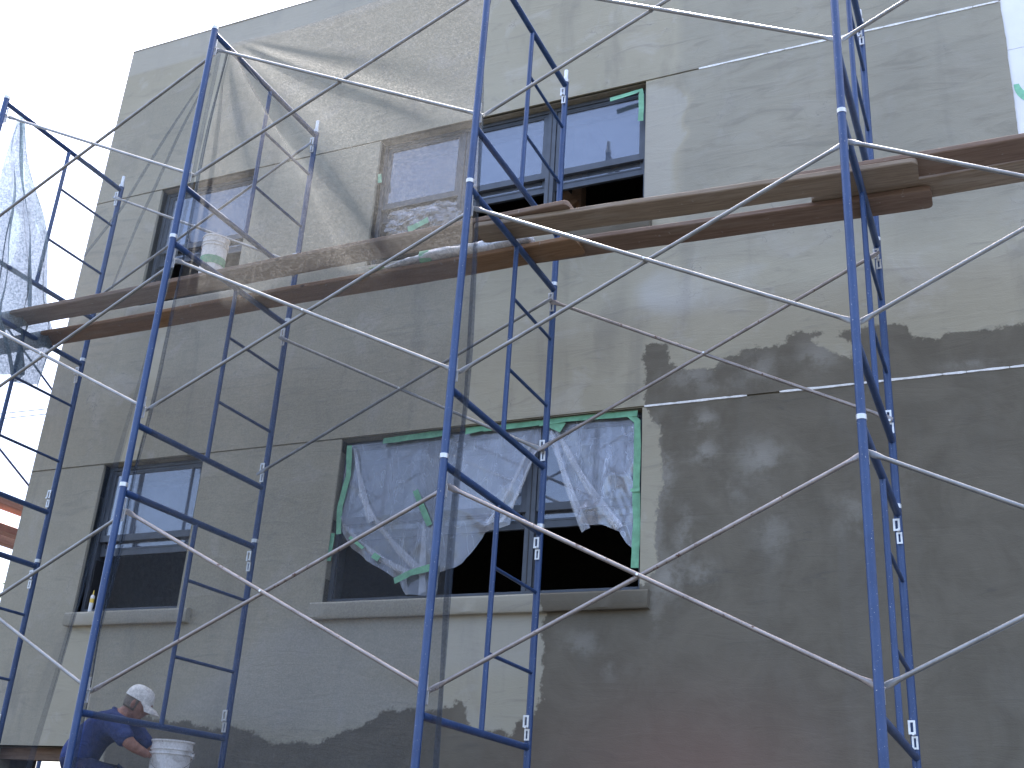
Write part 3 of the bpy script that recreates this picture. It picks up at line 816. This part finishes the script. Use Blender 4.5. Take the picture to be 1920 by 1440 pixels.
# ------------------------------------------------------------------ plastic film and tape on the lower wide windows
def film(name, top, bottom, x0, x1, label, seed, amp=.022, nu=130, nv=90, y=YW + .055):
    bx = np.array([p[0] for p in bottom]); bz = np.array([p[1] for p in bottom])
    vs = []
    for j in range(nv + 1):
        t = j / nv
        for i in range(nu + 1):
            x = x0 + (x1 - x0) * i / nu
            zb = float(np.interp(x, bx, bz)); z = top + (zb - top) * t
            a = noise.fractal((x * 3.2 + seed, z * 1.4, seed), .7, 2.2, 4)
            rid = 1 - abs(noise.noise((x * 4.5 + z * 1.6 + seed, z * 1.2 - x, seed * 2))) * 2
            vs.append((x + .02 * noise.noise((x * 6, z * 5, seed)) * t, y - amp * (.25 + t) * (a + .8 * rid ** 3) - .012 * t, z))
    n1 = nu + 1
    fs = [(j * n1 + i, j * n1 + i + 1, (j + 1) * n1 + i + 1, (j + 1) * n1 + i) for j in range(nv) for i in range(nu)]
    return setp(MB().add(vs, fs).build(name, M_FILM, smooth=True), label, 'plastic sheet', 'plastic sheets taped over the lower windows')
f1 = film('plastic_sheet', 2.90, [(.44, 2.30), (.5, 2.13), (.62, 1.99), (.75, 1.89), (.92, 1.80), (1.06, 1.72), (1.15, 1.60), (1.4, 1.585), (1.43, 1.76), (1.62, 1.82), (1.78, 2.06), (1.98, 2.11), (2.08, 2.45), (2.20, 2.70)], .445, 2.21, 'torn clear plastic sheet sagging over the left and middle lower windows', 1.0)
f2 = film('plastic_sheet', 2.905, [(2.26, 2.80), (2.33, 2.68), (2.40, 2.45), (2.47, 2.31), (2.54, 2.11), (2.6, 2.06), (2.73, 2.06), (2.88, 2.0), (2.94, 1.91), (3.0, 1.85)], 2.26, 3.0, 'torn clear plastic sheet gathered over the right hand lower window', 5.0, .03, 80, 80)
# twisted strands of film
for a_, b_, pr_ in (((2.12, 2.72), (1.80, 2.10), f1), ((2.14, 2.60), (1.92, 2.12), f1), ((2.30, 2.84), (2.62, 2.02), f2), ((2.34, 2.84), (2.88, 2.02), f2), ((.62, 2.45), (1.30, 1.75), f1), ((1.25, 2.2), (1.30, 1.60), f1), ((.5, 2.2), (1.2, 1.75), f1), ((.52, 2.86), (.78, 2.2), f1)):
    m = MB(); vs = []; n = 26
    for i in range(n + 1):
        t = i / n; x = a_[0] + (b_[0] - a_[0]) * t; z = a_[1] + (b_[1] - a_[1]) * t - .05 * math.sin(math.pi * t)
        k = .014 + .018 * t + .008 * noise.noise((t * 6, a_[0] * 7, 0))
        for q in (-1, 0, 1): vs.append((x + q * k, YW + .022 - .012 * t + .012 * abs(q), z + q * k * .5))
    fs = [(i * 3 + k, i * 3 + k + 1, i * 3 + k + 4, i * 3 + k + 3) for i in range(n) for k in range(2)]
    m.add(vs, fs).build('fold', M_FOLD, pr_, smooth=True)
def tape(pts, wd, parent, y=YW + .02, seed=0):
    """strip of tape through (x, z) points, with slight waviness"""
    m = MB(); vs = []; pp = []
    for (xa, za), (xb, zb) in zip(pts[:-1], pts[1:]):
        n = max(2, int(math.hypot(xb - xa, zb - za) / .05))
        pp += [(xa + (xb - xa) * i / n, za + (zb - za) * i / n) for i in range(n)]
    pp.append(pts[-1])
    for i, (x, z) in enumerate(pp):
        a = pp[max(0, i - 1)]; b = pp[min(len(pp) - 1, i + 1)]
        dx, dz = b[0] - a[0], b[1] - a[1]; l_ = math.hypot(dx, dz) or 1
        k = wd / 2 * (1 + .22 * noise.noise((x * 7, z * 7, seed)))
        yy = y + .006 * noise.noise((x * 5, z * 5, seed + 3))
        for s_ in (-1, 1):
            for d_ in (0, .0015): vs.append((x - dz / l_ * k * s_, yy + d_ + .004 * s_, z + dx / l_ * k * s_))
    fs = []
    for i in range(len(pp) - 1):
        b = i * 4
        for q, r__ in ((0, 2), (2, 3), (3, 1), (1, 0)): fs.append((b + q, b + r__, b + 4 + r__, b + 4 + q))
    fs += [(0, 1, 3, 2), (len(pp) * 4 - 4, len(pp) * 4 - 2, len(pp) * 4 - 1, len(pp) * 4 - 3)]
    return m.add(vs, fs).build('tape_strip', M_TAPE, parent)
tape([(.80, 2.895), (1.15, 2.905), (1.42, 2.915)], .055, f1); tape([(1.56, 2.905), (1.74, 2.918)], .055, f1)
tape([(1.72, 2.905), (2.2, 2.912)], .045, f1)
tape([(.475, 2.885), (.50, 2.62), (.455, 2.35), (.475, 2.12)], .045, f1); tape([(.42, 2.13), (.415, 1.9)], .03, f1)
tape([(1.15, 2.44), (1.31, 2.14)], .045, f1); tape([(1.06, 1.70), (1.2, 1.76), (1.40, 1.80)], .055, f1, YW - .01)
tape([(.6, 2.08), (.74, 1.98)], .025, f1, YW - .005); tape([(.84, 1.92), (.90, 1.885)], .045, f1, YW - .008)
tape([(2.2, 2.905), (2.42, 2.922), (2.7, 2.915), (3.0, 2.905)], .05, f2); tape([(2.30, 2.905), (2.40, 2.85)], .085, f2)
tape([(2.94, 2.90), (3.0, 2.84), (3.005, 2.6), (3.0, 2.30)], .05, f2); tape([(3.0, 2.30), (3.01, 2.05), (3.0, 1.72)], .055, f2)
tape([(2.96, 2.30), (3.03, 2.30)], .03, f2, YW + .012)
tp = tape([(2.70, 5.87), (2.98, 5.90), (2.985, 5.70), (2.98, 5.58)], .045, None)
setp(tp, 'short corner of green masking tape left on the upper right window', 'tape')
tp = tape([(.43, 5.60), (.445, 5.50)], .035, None)
setp(tp, 'small scrap of green tape on the upper window seam behind the net', 'tape')

# crumpled film left in the upper middle window and on the plank
def crumple(name, c, d, seed, label, n=46):
    vs = []
    for j in range(n + 1):
        for i in range(n + 1):
            u, v = i / n * 2 - 1, j / n * 2 - 1
            q = noise.fractal((u * 2.4 + seed, v * 2.4, seed), .8, 2.1, 4); q2 = noise.fractal((u * 3 - seed, v * 3, seed + 9), .8, 2.1, 4)
            k = 1 - .15 * (u * u + v * v)
            vs.append((c[0] + d[0] * (u + .12 * q2), c[1] + d[1] * q, c[2] + d[2] * (v * k + .15 * q2)))
    n1 = n + 1
    fs = [(j * n1 + i, j * n1 + i + 1, (j + 1) * n1 + i + 1, (j + 1) * n1 + i) for j in range(n) for i in range(n)]
    return setp(MB().add(vs, fs).build(name, M_FILM, smooth=True), label, 'plastic sheet')
cu = crumple('plastic_sheet', (.92, YW + .06, 5.02), (.36, .05, .20), 3.3, 'crumpled plastic sheet with green tape in the upper window behind the net')
tape([(.80, 4.93), (1.0, 5.0)], .07, cu, YW + .03, 8)
# bundle of film lying on the deck
def bundle():
    m = MB(); n, q = 60, 26; vs = []
    for i in range(n + 1):
        t = i / n; x = t * 1.25
        r_ = .012 + .046 * min(1, t * 3.0) * (1 - .25 * t)
        for k in range(q):
            a = 2 * math.pi * k / q
            rr = r_ * (1 + .35 * noise.fractal((x * 5, math.cos(a) * 1.2, math.sin(a) * 1.2), .8, 2.2, 4))
            vs.append((x, rr * 1.35 * math.cos(a), r_ * .8 + rr * .8 * math.sin(a)))
    fs = [(i * q + k, i * q + (k + 1) % q, (i + 1) * q + (k + 1) % q, (i + 1) * q + k) for i in range(n) for k in range(q)]
    fs += [tuple(range(q))[::-1], tuple(range(n * q, n * q + q))]
    return m.add(vs, fs)
bu = empty('plastic_bundle', (1.26, .905, Z1 + .040), 'crumpled roll of clear plastic with green tape lying on the wall side plank', 'plastic bundle')
def milky():
    k = NT('milky_film'); v = k.coord(); n = k.noise(v, 14, 6, .7, 2)
    return k.done(k.bsdf(k.mix(k.ramp(n, .35, .65), (.40, .43, .47), (.72, .74, .77)), .25, 0, n, .6, .01, .6))
M_MILK = milky()
bundle().build('roll', M_MILK, bu, smooth=True)
MB().lathe([(.060, 0), (.063, .04), (.062, .10)], 20).build('tape_band', M_TAPE, bu, smooth=True)
tb = [o_ for o_ in bu.children if o_.name.startswith('tape_band')][0]
tb.rotation_euler = (0, R(90), 0); tb.location = (.34, 0, .045)
m = MB().add([(-.10, -.05, .004), (.02, -.05, .004), (.03, .03, .006), (-.09, .03, .006), (-.10, -.05, .010), (.02, -.05, .010), (.03, .03, .012), (-.09, .03, .012)], [(0, 1, 2, 3), (7, 6, 5, 4), (0, 4, 5, 1), (1, 5, 6, 2), (2, 6, 7, 3), (3, 7, 4, 0)])
m.build('tape_tail', M_TAPE, bu)

# ------------------------------------------------------------------ pails
def pail_material():
    k = NT('plaster_smeared_pail'); v = k.coord()
    n = k.noise(v, 9, 6, .7, .6); s_ = k.noise(k.coord(scale=(1, 1, .4)), 22, 5, .7)
    c = k.mix(k.ramp(n, .5, .62), (.80, .80, .79), (.58, .57, .54))
    c = k.mix(k.ramp(s_, .64, .68), c, (.10, .09, .09))
    return k.done(k.bsdf(c, .5, 0, n, .3, .004))
M_PAIL = pail_material()
def pail(loc, r, h, label, tilt=(0, 0, 0)):
    e = empty('pail', loc, label, 'bucket', 'white plaster pails', rot=tilt)
    a = r * .87
    prof = [(0.001, .004), (a, .004), (a + .002, 0), (r * .965, h * .74), (r * 1.03, h * .745), (r * 1.03, h * .765), (r * .975, h * .77), (r * .98, h * .82), (r * 1.035, h * .825), (r * 1.035, h * .845), (r * .985, h * .85), (r * .99, h * .965), (r * 1.05, h * .97), (r * 1.05, h), (r * .97, h), (r * .95, h * .96), (a - .004, .012), (.001, .012)]
    MB().lathe(prof, 32).build('pail_body', M_PAIL, e, smooth='auto')
    MB().lathe([(.001, h * .78), (r * .96, h * .78)], 24).build('plaster', simple('grey_wet_plaster', (.2, .2, .19), .8), e)
    return e, r, h
bk, r_, h_ = pail((-.06, 1.0, ZP + .041), .143, .372, 'white plaster pail on the low platform beside the crouching man')
pts = []
for i in range(17):
    a = math.pi * i / 16
    pts.append((r_ * 1.06 * math.cos(a) * .97 + .02, -(.05 + .13 * math.sin(a)), h_ * .74 - .12 * math.sin(a)))
bl = MB().path([(p[0] * .86 + p[1] * -.5, p[0] * .5 + p[1] * .86, p[2]) for p in pts], .0032, 6).build('bail', M_GALV, bk, smooth=True)
c_ = [(p[0] * .86 + p[1] * -.5, p[0] * .5 + p[1] * .86, p[2]) for p in pts][6:11]
MB().path(c_, .011, 10).build('grip', M_WHITE, bl, smooth=True)
for s_ in (-1, 1):
    v_ = Vector((s_ * .86, s_ * .5, 0)) * r_
    MB().tube(v_ * .96 + Vector((0, 0, h_ * .75)), v_ * 1.12 + Vector((0, 0, h_ * .75)), .018, 12).build('ear', M_WHITE, bk)
pb, r_, h_ = pail((-.22, .66, Z1 + .081), .105, .36, 'white pail with green tape strip standing on the deck behind the net')
MB().lathe([(.1, .10), (.103, .17)], 20).build('tape_band', M_TAPE, pb, smooth=True)
tb = empty('sealant_tube', (-2.035, YW + .045, 1.557), 'sealant tube with yellow cap standing on the sill of the small lower window', 'tube')
tb.scale = (.75, .75, .75)
MB().lathe([(.001, 0), (.024, 0), (.024, .20), (.012, .215), (.001, .215)], 16).build('tube_body', M_WHITE, tb, smooth='auto')
MB().lathe([(.0255, .12), (.0255, .17)], 16).build('tube_band', simple('yellow_print', (.75, .52, .08), .5), tb, smooth=True)
MB().lathe([(.008, .215), (.004, .27), (.001, .275)], 10).build('nozzle', simple('yellow_cap', (.8, .6, .12), .5), tb, smooth=True)

# ------------------------------------------------------------------ the crouching man
fV = Vector((.9, .43, 0)).normalized(); nV = Vector((-.43, .9, 0)).normalized(); PO = Vector((-.35, .9, 0))
def pw(s_, z, l_=0): return PO + fV * s_ + nV * l_ + Vector((0, 0, z))
def skin(verts, edges, radii, sub=2):
    me = bpy.data.meshes.new('skin'); me.from_pydata([tuple(v) for v in verts], edges, [])
    o = bpy.data.objects.new('skin', me); C.objects.link(o)
    md = o.modifiers.new('s', 'SKIN'); md.use_smooth_shade = True
    for i, r__ in enumerate(radii):
        q = me.skin_vertices[0].data[i]
        q.radius = (r__, r__) if not isinstance(r__, tuple) else r__
        q.use_root = (i == 0)
    sb = o.modifiers.new('b', 'SUBSURF'); sb.levels = sub; sb.render_levels = sub
    bpy.context.view_layer.update()
    dg = bpy.context.evaluated_depsgraph_get()
    out = bpy.data.meshes.new_from_object(o.evaluated_get(dg))
    bpy.data.objects.remove(o)
    return out
def mesh_mb(me):
    m = MB(); return m.add([v.co.copy() for v in me.vertices], [tuple(p.vertices) for p in me.polygons])
HC = pw(-.003, .632)
TILT = R(24)
hx = fV * math.cos(TILT) - Vector((0, 0, 1)) * math.sin(TILT)      # face direction, looking down at the pail
hz = fV * math.sin(TILT) + Vector((0, 0, 1)) * math.cos(TILT)
def hp(x, y, z): return HC + hx * x + nV * y + hz * z
def head_mb():
    m = MB(); nu, nv = 44, 34; vs = []
    for j in range(nv + 1):
        ph = math.pi * j / nv; cz = math.cos(ph); sz = math.sin(ph)
        for i in range(nu):
            t = 2 * math.pi * i / nu; cx, cy = math.cos(t) * sz, math.sin(t) * sz
            x, y, z = .098 * cx, .076 * cy, .122 * cz
            g = lambda a, b, c, sx, sy, sz_: math.exp(-((cx - a) / sx) ** 2 - ((cy - b) / sy) ** 2 - ((cz - c) / sz_) ** 2)
            low = max(0, -cz)
            y *= 1 - .25 * low; x *= 1 - .05 * low
            if cx < 0: x *= 1.0 - .18 * low
            f_ = .030 * g(1, 0, -.18, .35, .17, .16) + .012 * g(1, 0, .05, .35, .12, .2) + .010 * g(.95, 0, .22, .3, .6, .1)
            f_ -= .011 * (g(.9, .38, .06, .25, .16, .11) + g(.9, -.38, .06, .25, .16, .11))
            f_ += .012 * g(.85, 0, -.50, .3, .35, .10) - .006 * g(.85, 0, -.57, .3, .35, .035) + .020 * g(.6, 0, -.85, .4, .4, .2)
            vs.append(hp(x + f_, y, z))
    fs = [(j * nu + i, j * nu + (i + 1) % nu, (j + 1) * nu + (i + 1) % nu, (j + 1) * nu + i) for j in range(nv) for i in range(nu)]
    return m.add(vs, fs)
def arm_pts(sgn):
    return [pw(-.09, .47, sgn * .17), pw(.06, .33, sgn * .205), pw(.145, .288, sgn * .125), pw(.175, .275, sgn * .10)] if sgn < 0 else \
           [pw(-.07, .47, .17), pw(.10, .33, .21), pw(.20, .30, .17), pw(.235, .30, .15)]
body = MB()
vs = [pw(-.34, .19), pw(-.30, .31), pw(-.235, .43), pw(-.15, .50), pw(-.085, .545), pw(-.03, .60)]
es = [(0, 1), (1, 2), (2, 3), (3, 4), (4, 5)]; rd = [(.10, .085), (.12, .10), (.14, .11), (.115, .095), .062, .060]
for sg in (-1, 1):
    ap = arm_pts(sg); b = len(vs)
    vs += ap; es += [(3, b), (b, b + 1), (b + 1, b + 2), (b + 2, b + 3)]; rd += [.062, .044, .030, .028]
    b = len(vs)
    vs += [pw(-.33, .17, sg * .10), pw(.05, .10, sg * .17), pw(-.28, .06, sg * .15), pw(-.36, .055, sg * .14), pw(-.41, .10, sg * .14)]
    es += [(0, b), (b, b + 1), (b + 1, b + 2), (b + 2, b + 3), (b + 3, b + 4)]; rd += [.06, .052, .044, .036, .03]
body.add(*[x for x in (lambda q: (q.v, q.f))(mesh_mb(skin(vs, es, rd)))])
hd = head_mb(); body.add(hd.v, hd.f)
for sg in (-1, 1):          # hands: palm, four unequal bent fingers, thumb off the side
    wv = arm_pts(sg)[3]; d = (arm_pts(sg)[3] - arm_pts(sg)[2]).normalized(); dn = Vector((0, 0, -1)); sdv = d.cross(dn).normalized()
    pv = [wv - d * .01, wv + d * .045, wv + d * .085]
    hv, he, hr = list(pv), [(0, 1), (1, 2)], [(.028, .018), (.040, .017), (.040, .015)]
    q = mesh_mb(skin(hv, he, hr, 1)); body.add(q.v, q.f)
    for i, (ln, of) in enumerate(((.068, -.030), (.080, -.010), (.075, .010), (.058, .029))):
        b0 = wv + d * .075 + sdv * of
        fv_ = [b0, b0 + d * ln * .45 + dn * .006, b0 + d * ln * .75 + dn * .026, b0 + d * ln * .82 + dn * .05]
        q = mesh_mb(skin(fv_, [(0, 1), (1, 2), (2, 3)], [.0095, .009, .0085, .0075], 1)); body.add(q.v, q.f)
    tb_ = wv + d * .02 - sdv * .032
    q = mesh_mb(skin([tb_, tb_ + d * .03 - sdv * .022 + dn * .012, tb_ + d * .055 - sdv * .024 + dn * .03], [(0, 1), (1, 2)], [.0125, .0105, .009], 1)); body.add(q.v, q.f)
man = empty('person', (PO.x, PO.y, ZP + .041), 'man in a blue shirt and white cap crouching by the wall, reaching to a pail', 'person')
ML = -Vector(man.location)
def mpart(mb, name, mat, parent=None, **kw):
    o = mb.build(name, mat, parent or man, **kw)
    if parent is None: o.location = ML
    return o
def skin_mat():
    k = NT('weathered_skin'); v = k.coord(); n = k.noise(v, 30, 4)
    return k.done(k.bsdf(k.mix(k.ramp(n, .3, .7), (.27, .125, .085), (.37, .19, .135)), .55))
bo = mpart(body, 'body', skin_mat(), smooth=True)
rm = bo.modifiers.new('fuse', 'REMESH'); rm.mode = 'VOXEL'; rm.voxel_size = .0055; rm.use_smooth_shade = True
sm = bo.modifiers.new('soft', 'SMOOTH'); sm.iterations = 3; sm.factor = .4
def cloth(name, c, sc=18):
    k = NT(name); v = k.coord(); n = k.noise(v, sc, 5, .6, .8); f = k.noise(v, 5, 4, .6, 1.5)
    return k.done(k.bsdf(k.mix(k.ramp(n, .3, .7), tuple(q * .8 for q in c), tuple(q * 1.15 for q in c)), .9, 0, f, .9, .03, .2))
# shirt: torso with two short sleeves
vs = [pw(-.385, .115), pw(-.315, .30), pw(-.24, .43), pw(-.15, .502), pw(-.10, .535)]
es = [(0, 1), (1, 2), (2, 3), (3, 4)]; rd = [(.172, .150), (.160, .135), (.168, .135), (.135, .115), .078]
for sg in (-1, 1):
    a = arm_pts(sg); b = len(vs)
    vs += [a[0], a[0].lerp(a[1], .55), a[0].lerp(a[1], .92)]; es += [(3, b), (b, b + 1), (b + 1, b + 2)]; rd += [.082, .070, .068]
sh = mesh_mb(skin(vs, es, rd))
sh.v = [tuple(Vector(v) + Vector((noise.noise(Vector(v) * 9), noise.noise(Vector(v) * 9 + Vector((9, 0, 0))), noise.noise(Vector(v) * 9 + Vector((0, 7, 0))))) * .012) for v in sh.v]
mpart(sh, 'shirt', cloth('blue_work_shirt', (.036, .058, .17)), smooth=True)
mpart(MB().path([pw(-.118 + .078 * math.cos(t / 14 * 2 * math.pi) * .55, .548 + .07 * math.cos(t / 14 * 2 * math.pi) * -.55, .078 * math.sin(t / 14 * 2 * math.pi)) for t in range(15)], .011, 8), 'collar', cloth('blue_collar', (.025, .042, .125)), smooth=True)
vs = [pw(-.355, .215), pw(-.36, .16)]; es = [(0, 1)]; rd = [(.165, .14), (.16, .14)]
for sg in (-1, 1):
    b = len(vs)
    vs += [pw(-.30, .155, sg * .10), pw(.05, .105, sg * .17), pw(-.05, .075, sg * .165), pw(-.30, .065, sg * .15)]
    es += [(1, b), (b, b + 1), (b + 1, b + 2), (b + 2, b + 3)]; rd += [.108, .078, .064, .056]
mpart(mesh_mb(skin(vs, es, rd)), 'trousers', cloth('navy_trousers', (.020, .028, .070)), smooth=True)
m = MB()
for sg in (-1, 1):
    m.lathe([(.001, 0), (.040, 0), (.048, .02), (.042, .06), (.001, .065)], 14, pw(-.385, .012, sg * .14))
mpart(m, 'boots', simple('brown_boot', (.07, .045, .03), .7), smooth=True)
# cap: crown, brim, strap gap; hair band and ears
m = MB(); vs = []; nu, nv = 32, 10
for j in range(nv + 1):
    ph = (math.pi / 2) * j / nv
    for i in range(nu):
        t = 2 * math.pi * i / nu
        vs.append(hp(-.004 + .107 * math.sin(ph) ** .8 * math.cos(t), .084 * math.sin(ph) ** .8 * math.sin(t), .020 + .104 * math.cos(ph) ** .8 if ph < 1.57 else .020))
m.add(vs, [(j * nu + i, j * nu + (i + 1) % nu, (j + 1) * nu + (i + 1) % nu, (j + 1) * nu + i) for j in range(nv) for i in range(nu)])
cp = mpart(m, 'cap', cloth('off_white_cap', (.80, .78, .73), 40), smooth=True)
m = MB(); vs = []
for i in range(13):
    t = -1.15 + 2.3 * i / 12
    for q, rr in ((0, 1), (.55, 1.0), (1, 1)):
        ex = q * .085 * math.cos(t * .9) ** .6
        x = -.004 + .104 * math.cos(t) + ex; y = .086 * math.sin(t) * (1 - .05 * q)
        vs.append(hp(x, y, .022 - .028 * q * q - .02 * math.sin(t) ** 2 * q))
n_ = len(vs); vs2 = [Vector(v) - hz * .005 for v in vs]
fs = []
for i in range(12):
    for k in range(2):
        a = i * 3 + k; fs += [(a, a + 1, a + 4, a + 3), (n_ + a + 3, n_ + a + 4, n_ + a + 1, n_ + a)]
    fs.append((i * 3 + 2, i * 3 + 5, n_ + i * 3 + 5, n_ + i * 3 + 2))
m.add([tuple(v) for v in vs] + [tuple(v) for v in vs2], fs).build('brim', cloth('cap_brim', (.74, .71, .66), 40), cp, smooth='auto')
m = MB(); vs = []
for j in range(6):
    z = .026 - .085 * j / 5
    for i in range(17):
        t = R(75) + R(210) * i / 16
        k = 1.035 - .05 * (j / 5)
        sq = math.sqrt(max(.05, 1 - (z / .125) ** 2))
        vs.append(hp(.098 * k * sq * math.cos(t), .078 * k * sq * math.sin(t), z))
m.add(vs, [(j * 17 + i, j * 17 + i + 1, (j + 1) * 17 + i + 1, (j + 1) * 17 + i) for j in range(5) for i in range(16)])
hr_ = mpart(m, 'hair', simple('short_greying_hair', (.16, .13, .10), .8, 0, .3, 200), smooth=True)
sd_ = hr_.modifiers.new('thick', 'SOLIDIFY'); sd_.thickness = .006
for sg in (-1, 1):
    m = MB(); vs = []
    for j in range(7):
        ph = math.pi * j / 6
        for i in range(12):
            t = 2 * math.pi * i / 12
            vs.append(hp(.002 + .020 * math.sin(ph) * math.cos(t), sg * (.074 + .014 * math.cos(ph) * .6 + .008 * math.cos(t) * -1 * math.sin(ph)), -.015 + .034 * math.sin(ph) * math.sin(t)))
    m.add(vs, [(j * 12 + i, j * 12 + (i + 1) % 12, (j + 1) * 12 + (i + 1) % 12, (j + 1) * 12 + i) for j in range(6) for i in range(12)])
    mpart(m, 'ear', skin_mat(), smooth=True)
    m = MB(); vs = []
    for j in range(7):
        ph = math.pi * j / 6
        for i in range(10):
            t = 2 * math.pi * i / 10
            vs.append(hp(.083 + .011 * math.cos(ph), sg * .030 + .012 * math.sin(ph) * math.cos(t), .008 + .008 * math.sin(ph) * math.sin(t)))
    m.add(vs, [(j * 10 + i, j * 10 + (i + 1) % 10, (j + 1) * 10 + (i + 1) % 10, (j + 1) * 10 + i) for j in range(6) for i in range(10)])
    mpart(m, 'eye', simple('dark_eye', (.05, .04, .035), .3), smooth=True)

# ------------------------------------------------------------------ beyond the left corner: side scaffold, wires, tree
M_PSUN = wood_material('salmon_plank', (.30, .15, .11), (.42, .23, .17), (.40, .3, .25), .3)
for i, (z, x, lab) in enumerate(((2.83, -4.05, 'upper salmon plank of the side scaffold beyond the building corner'), (2.63, -4.25, 'second salmon plank of the side scaffold, just under the upper one'), (2.45, -4.02, 'lower narrow salmon plank of the side scaffold beyond the corner'))):
    plank((x, 1.2, z), (x, 6.5, z + .03), M_PSUN, lab, .20 if i < 2 else .12, .075, 'planks of the side scaffold')
def side_brace(a, b, lab):
    a, b = Vector(a), Vector(b); mid = (a + b) / 2
    brace_tube(a - mid, b - mid, .013).build('side_brace', M_GALVR, None, smooth='auto').location = mid
    o = [q for q in C.objects if q.name.startswith('side_brace')][-1]
    return o
for i, (a, b, lab) in enumerate((((-4, 1.2, 5.02), (-4, 3.6, 3.77), 'upper thin brace tube slanting down beyond the building corner'), ((-4, 1.5, 3.75), (-4, 3.4, 2.77), 'lower thin brace tube slanting down beyond the building corner'))):
    a, b = Vector(a), Vector(b); mid = (a + b) / 2
    o = brace_tube(a - mid, b - mid, .012).build('brace_tube', M_BLUE, None, smooth='auto'); o.location = mid
    setp(o, lab, 'brace', 'brace tubes of the side scaffold')
e = empty('scaffold_section', (-4.0, 1.1, -1.99), 'blue side scaffold leg beyond the left picture edge', 'scaffold frame')
MB().tube((0, 0, 0), (0, 0, 7.6), .0225, 12).build('post', M_BLUE, e, smooth='auto')
MB().tube((0, 2.55, 0), (0, 2.55, 7.1), .0225, 12).build('post', M_BLUE, e, smooth='auto')
for z in (4.35, 4.55, 4.74): MB().tube((-.35, 0, z), (-.35 + .4, 0, z), .02, 10).build('putlog', M_BLUE, e, smooth='auto')
for dz, lab in ((0, 'upper thin overhead wire crossing the sky at the left'), (-.23, 'lower thin overhead wire crossing the sky at the left')):
    pts = [(-60 + 6 * i, 25 - .0 * i, 16.35 + dz - .02 * i * 1.0 + .02 * ((i - 6) / 6) ** 2) for i in range(13)]
    pts = [(x, y, 15.80 + dz - .025 * (x + 32)) for x, y, z in pts]
    setp(MB().path(pts, .018, 6).build('overhead_wire', simple('black_cable', (.02, .02, .02), .6)), lab, 'wire', 'overhead wires')
def tree(loc, hgt, cr, label, nl, seed):
    random.seed(seed); e = empty('tree', loc, label, 'tree')
    m = MB(); m.path([(0, 0, 0), (.05, .03, hgt * .3), (-.05, .05, hgt * .55), (.05, 0, hgt * .8)], [.16, .12, .09, .04], 10)
    tips = []
    for i in range(9):
        a = i * 2.4; z0 = hgt * (.35 + .05 * i); l_ = cr * random.uniform(.6, 1)
        p1 = Vector((math.cos(a) * l_, math.sin(a) * l_, z0 + l_ * .55)); m.path([(0, 0, z0), (p1.x * .5, p1.y * .5, z0 + l_ * .18), tuple(p1)], [.05, .035, .012], 6); tips.append(p1)
    m.build('trunk', simple('grey_bark', (.12, .095, .075), .9), e, smooth=True)
    vs, fs = [], []
    cl = tips + [Vector((random.gauss(0, cr * .45), random.gauss(0, cr * .45), hgt * .68 + random.gauss(0, cr * .4))) for _ in range(26)]
    for i in range(nl):
        c = random.choice(cl); p = c + Vector((random.gauss(0, 1), random.gauss(0, 1), random.gauss(0, .8))) * cr * .2
        q = Matrix.Rotation(random.uniform(0, 6.28), 3, 'Z') @ Matrix.Rotation(random.uniform(-1, 1), 3, 'X'); s_ = random.uniform(.05, .09)
        b = len(vs)
        for v in ((-.5, 0, 0), (0, -.32, .06), (.6, 0, 0), (0, .32, .06)): vs.append(tuple(p + q @ (Vector(v) * s_ * 1.6)))
        fs.append((b, b + 1, b + 2, b + 3))
    k = NT('leaf'); n = k.noise(k.coord(), 1.7, 3)
    df = k.n('ShaderNodeBsdfDiffuse'); tl = k.n('ShaderNodeBsdfTranslucent'); mx = k.n('ShaderNodeMixShader'); mx.inputs[0].default_value = .4
    c_ = k.mix(k.ramp(n, .3, .7), (.045, .085, .022), (.085, .13, .04)); k.l(c_, df.inputs[0]); k.l(c_, tl.inputs[0])
    k.l(df.outputs[0], mx.inputs[1]); k.l(tl.outputs[0], mx.inputs[2])
    MB().add(vs, fs).build('crown', k.done(mx), e)
tree((-14.3, 9.9, -2.0), 6.3, 2.1, 'leafy tree showing in the gap left of the building corner', 5200, 11)
tree((-11.5, 6.2, -2.0), 3.6, 1.5, 'low leafy tree outside, glimpsed through the dark basement opening', 2600, 12)
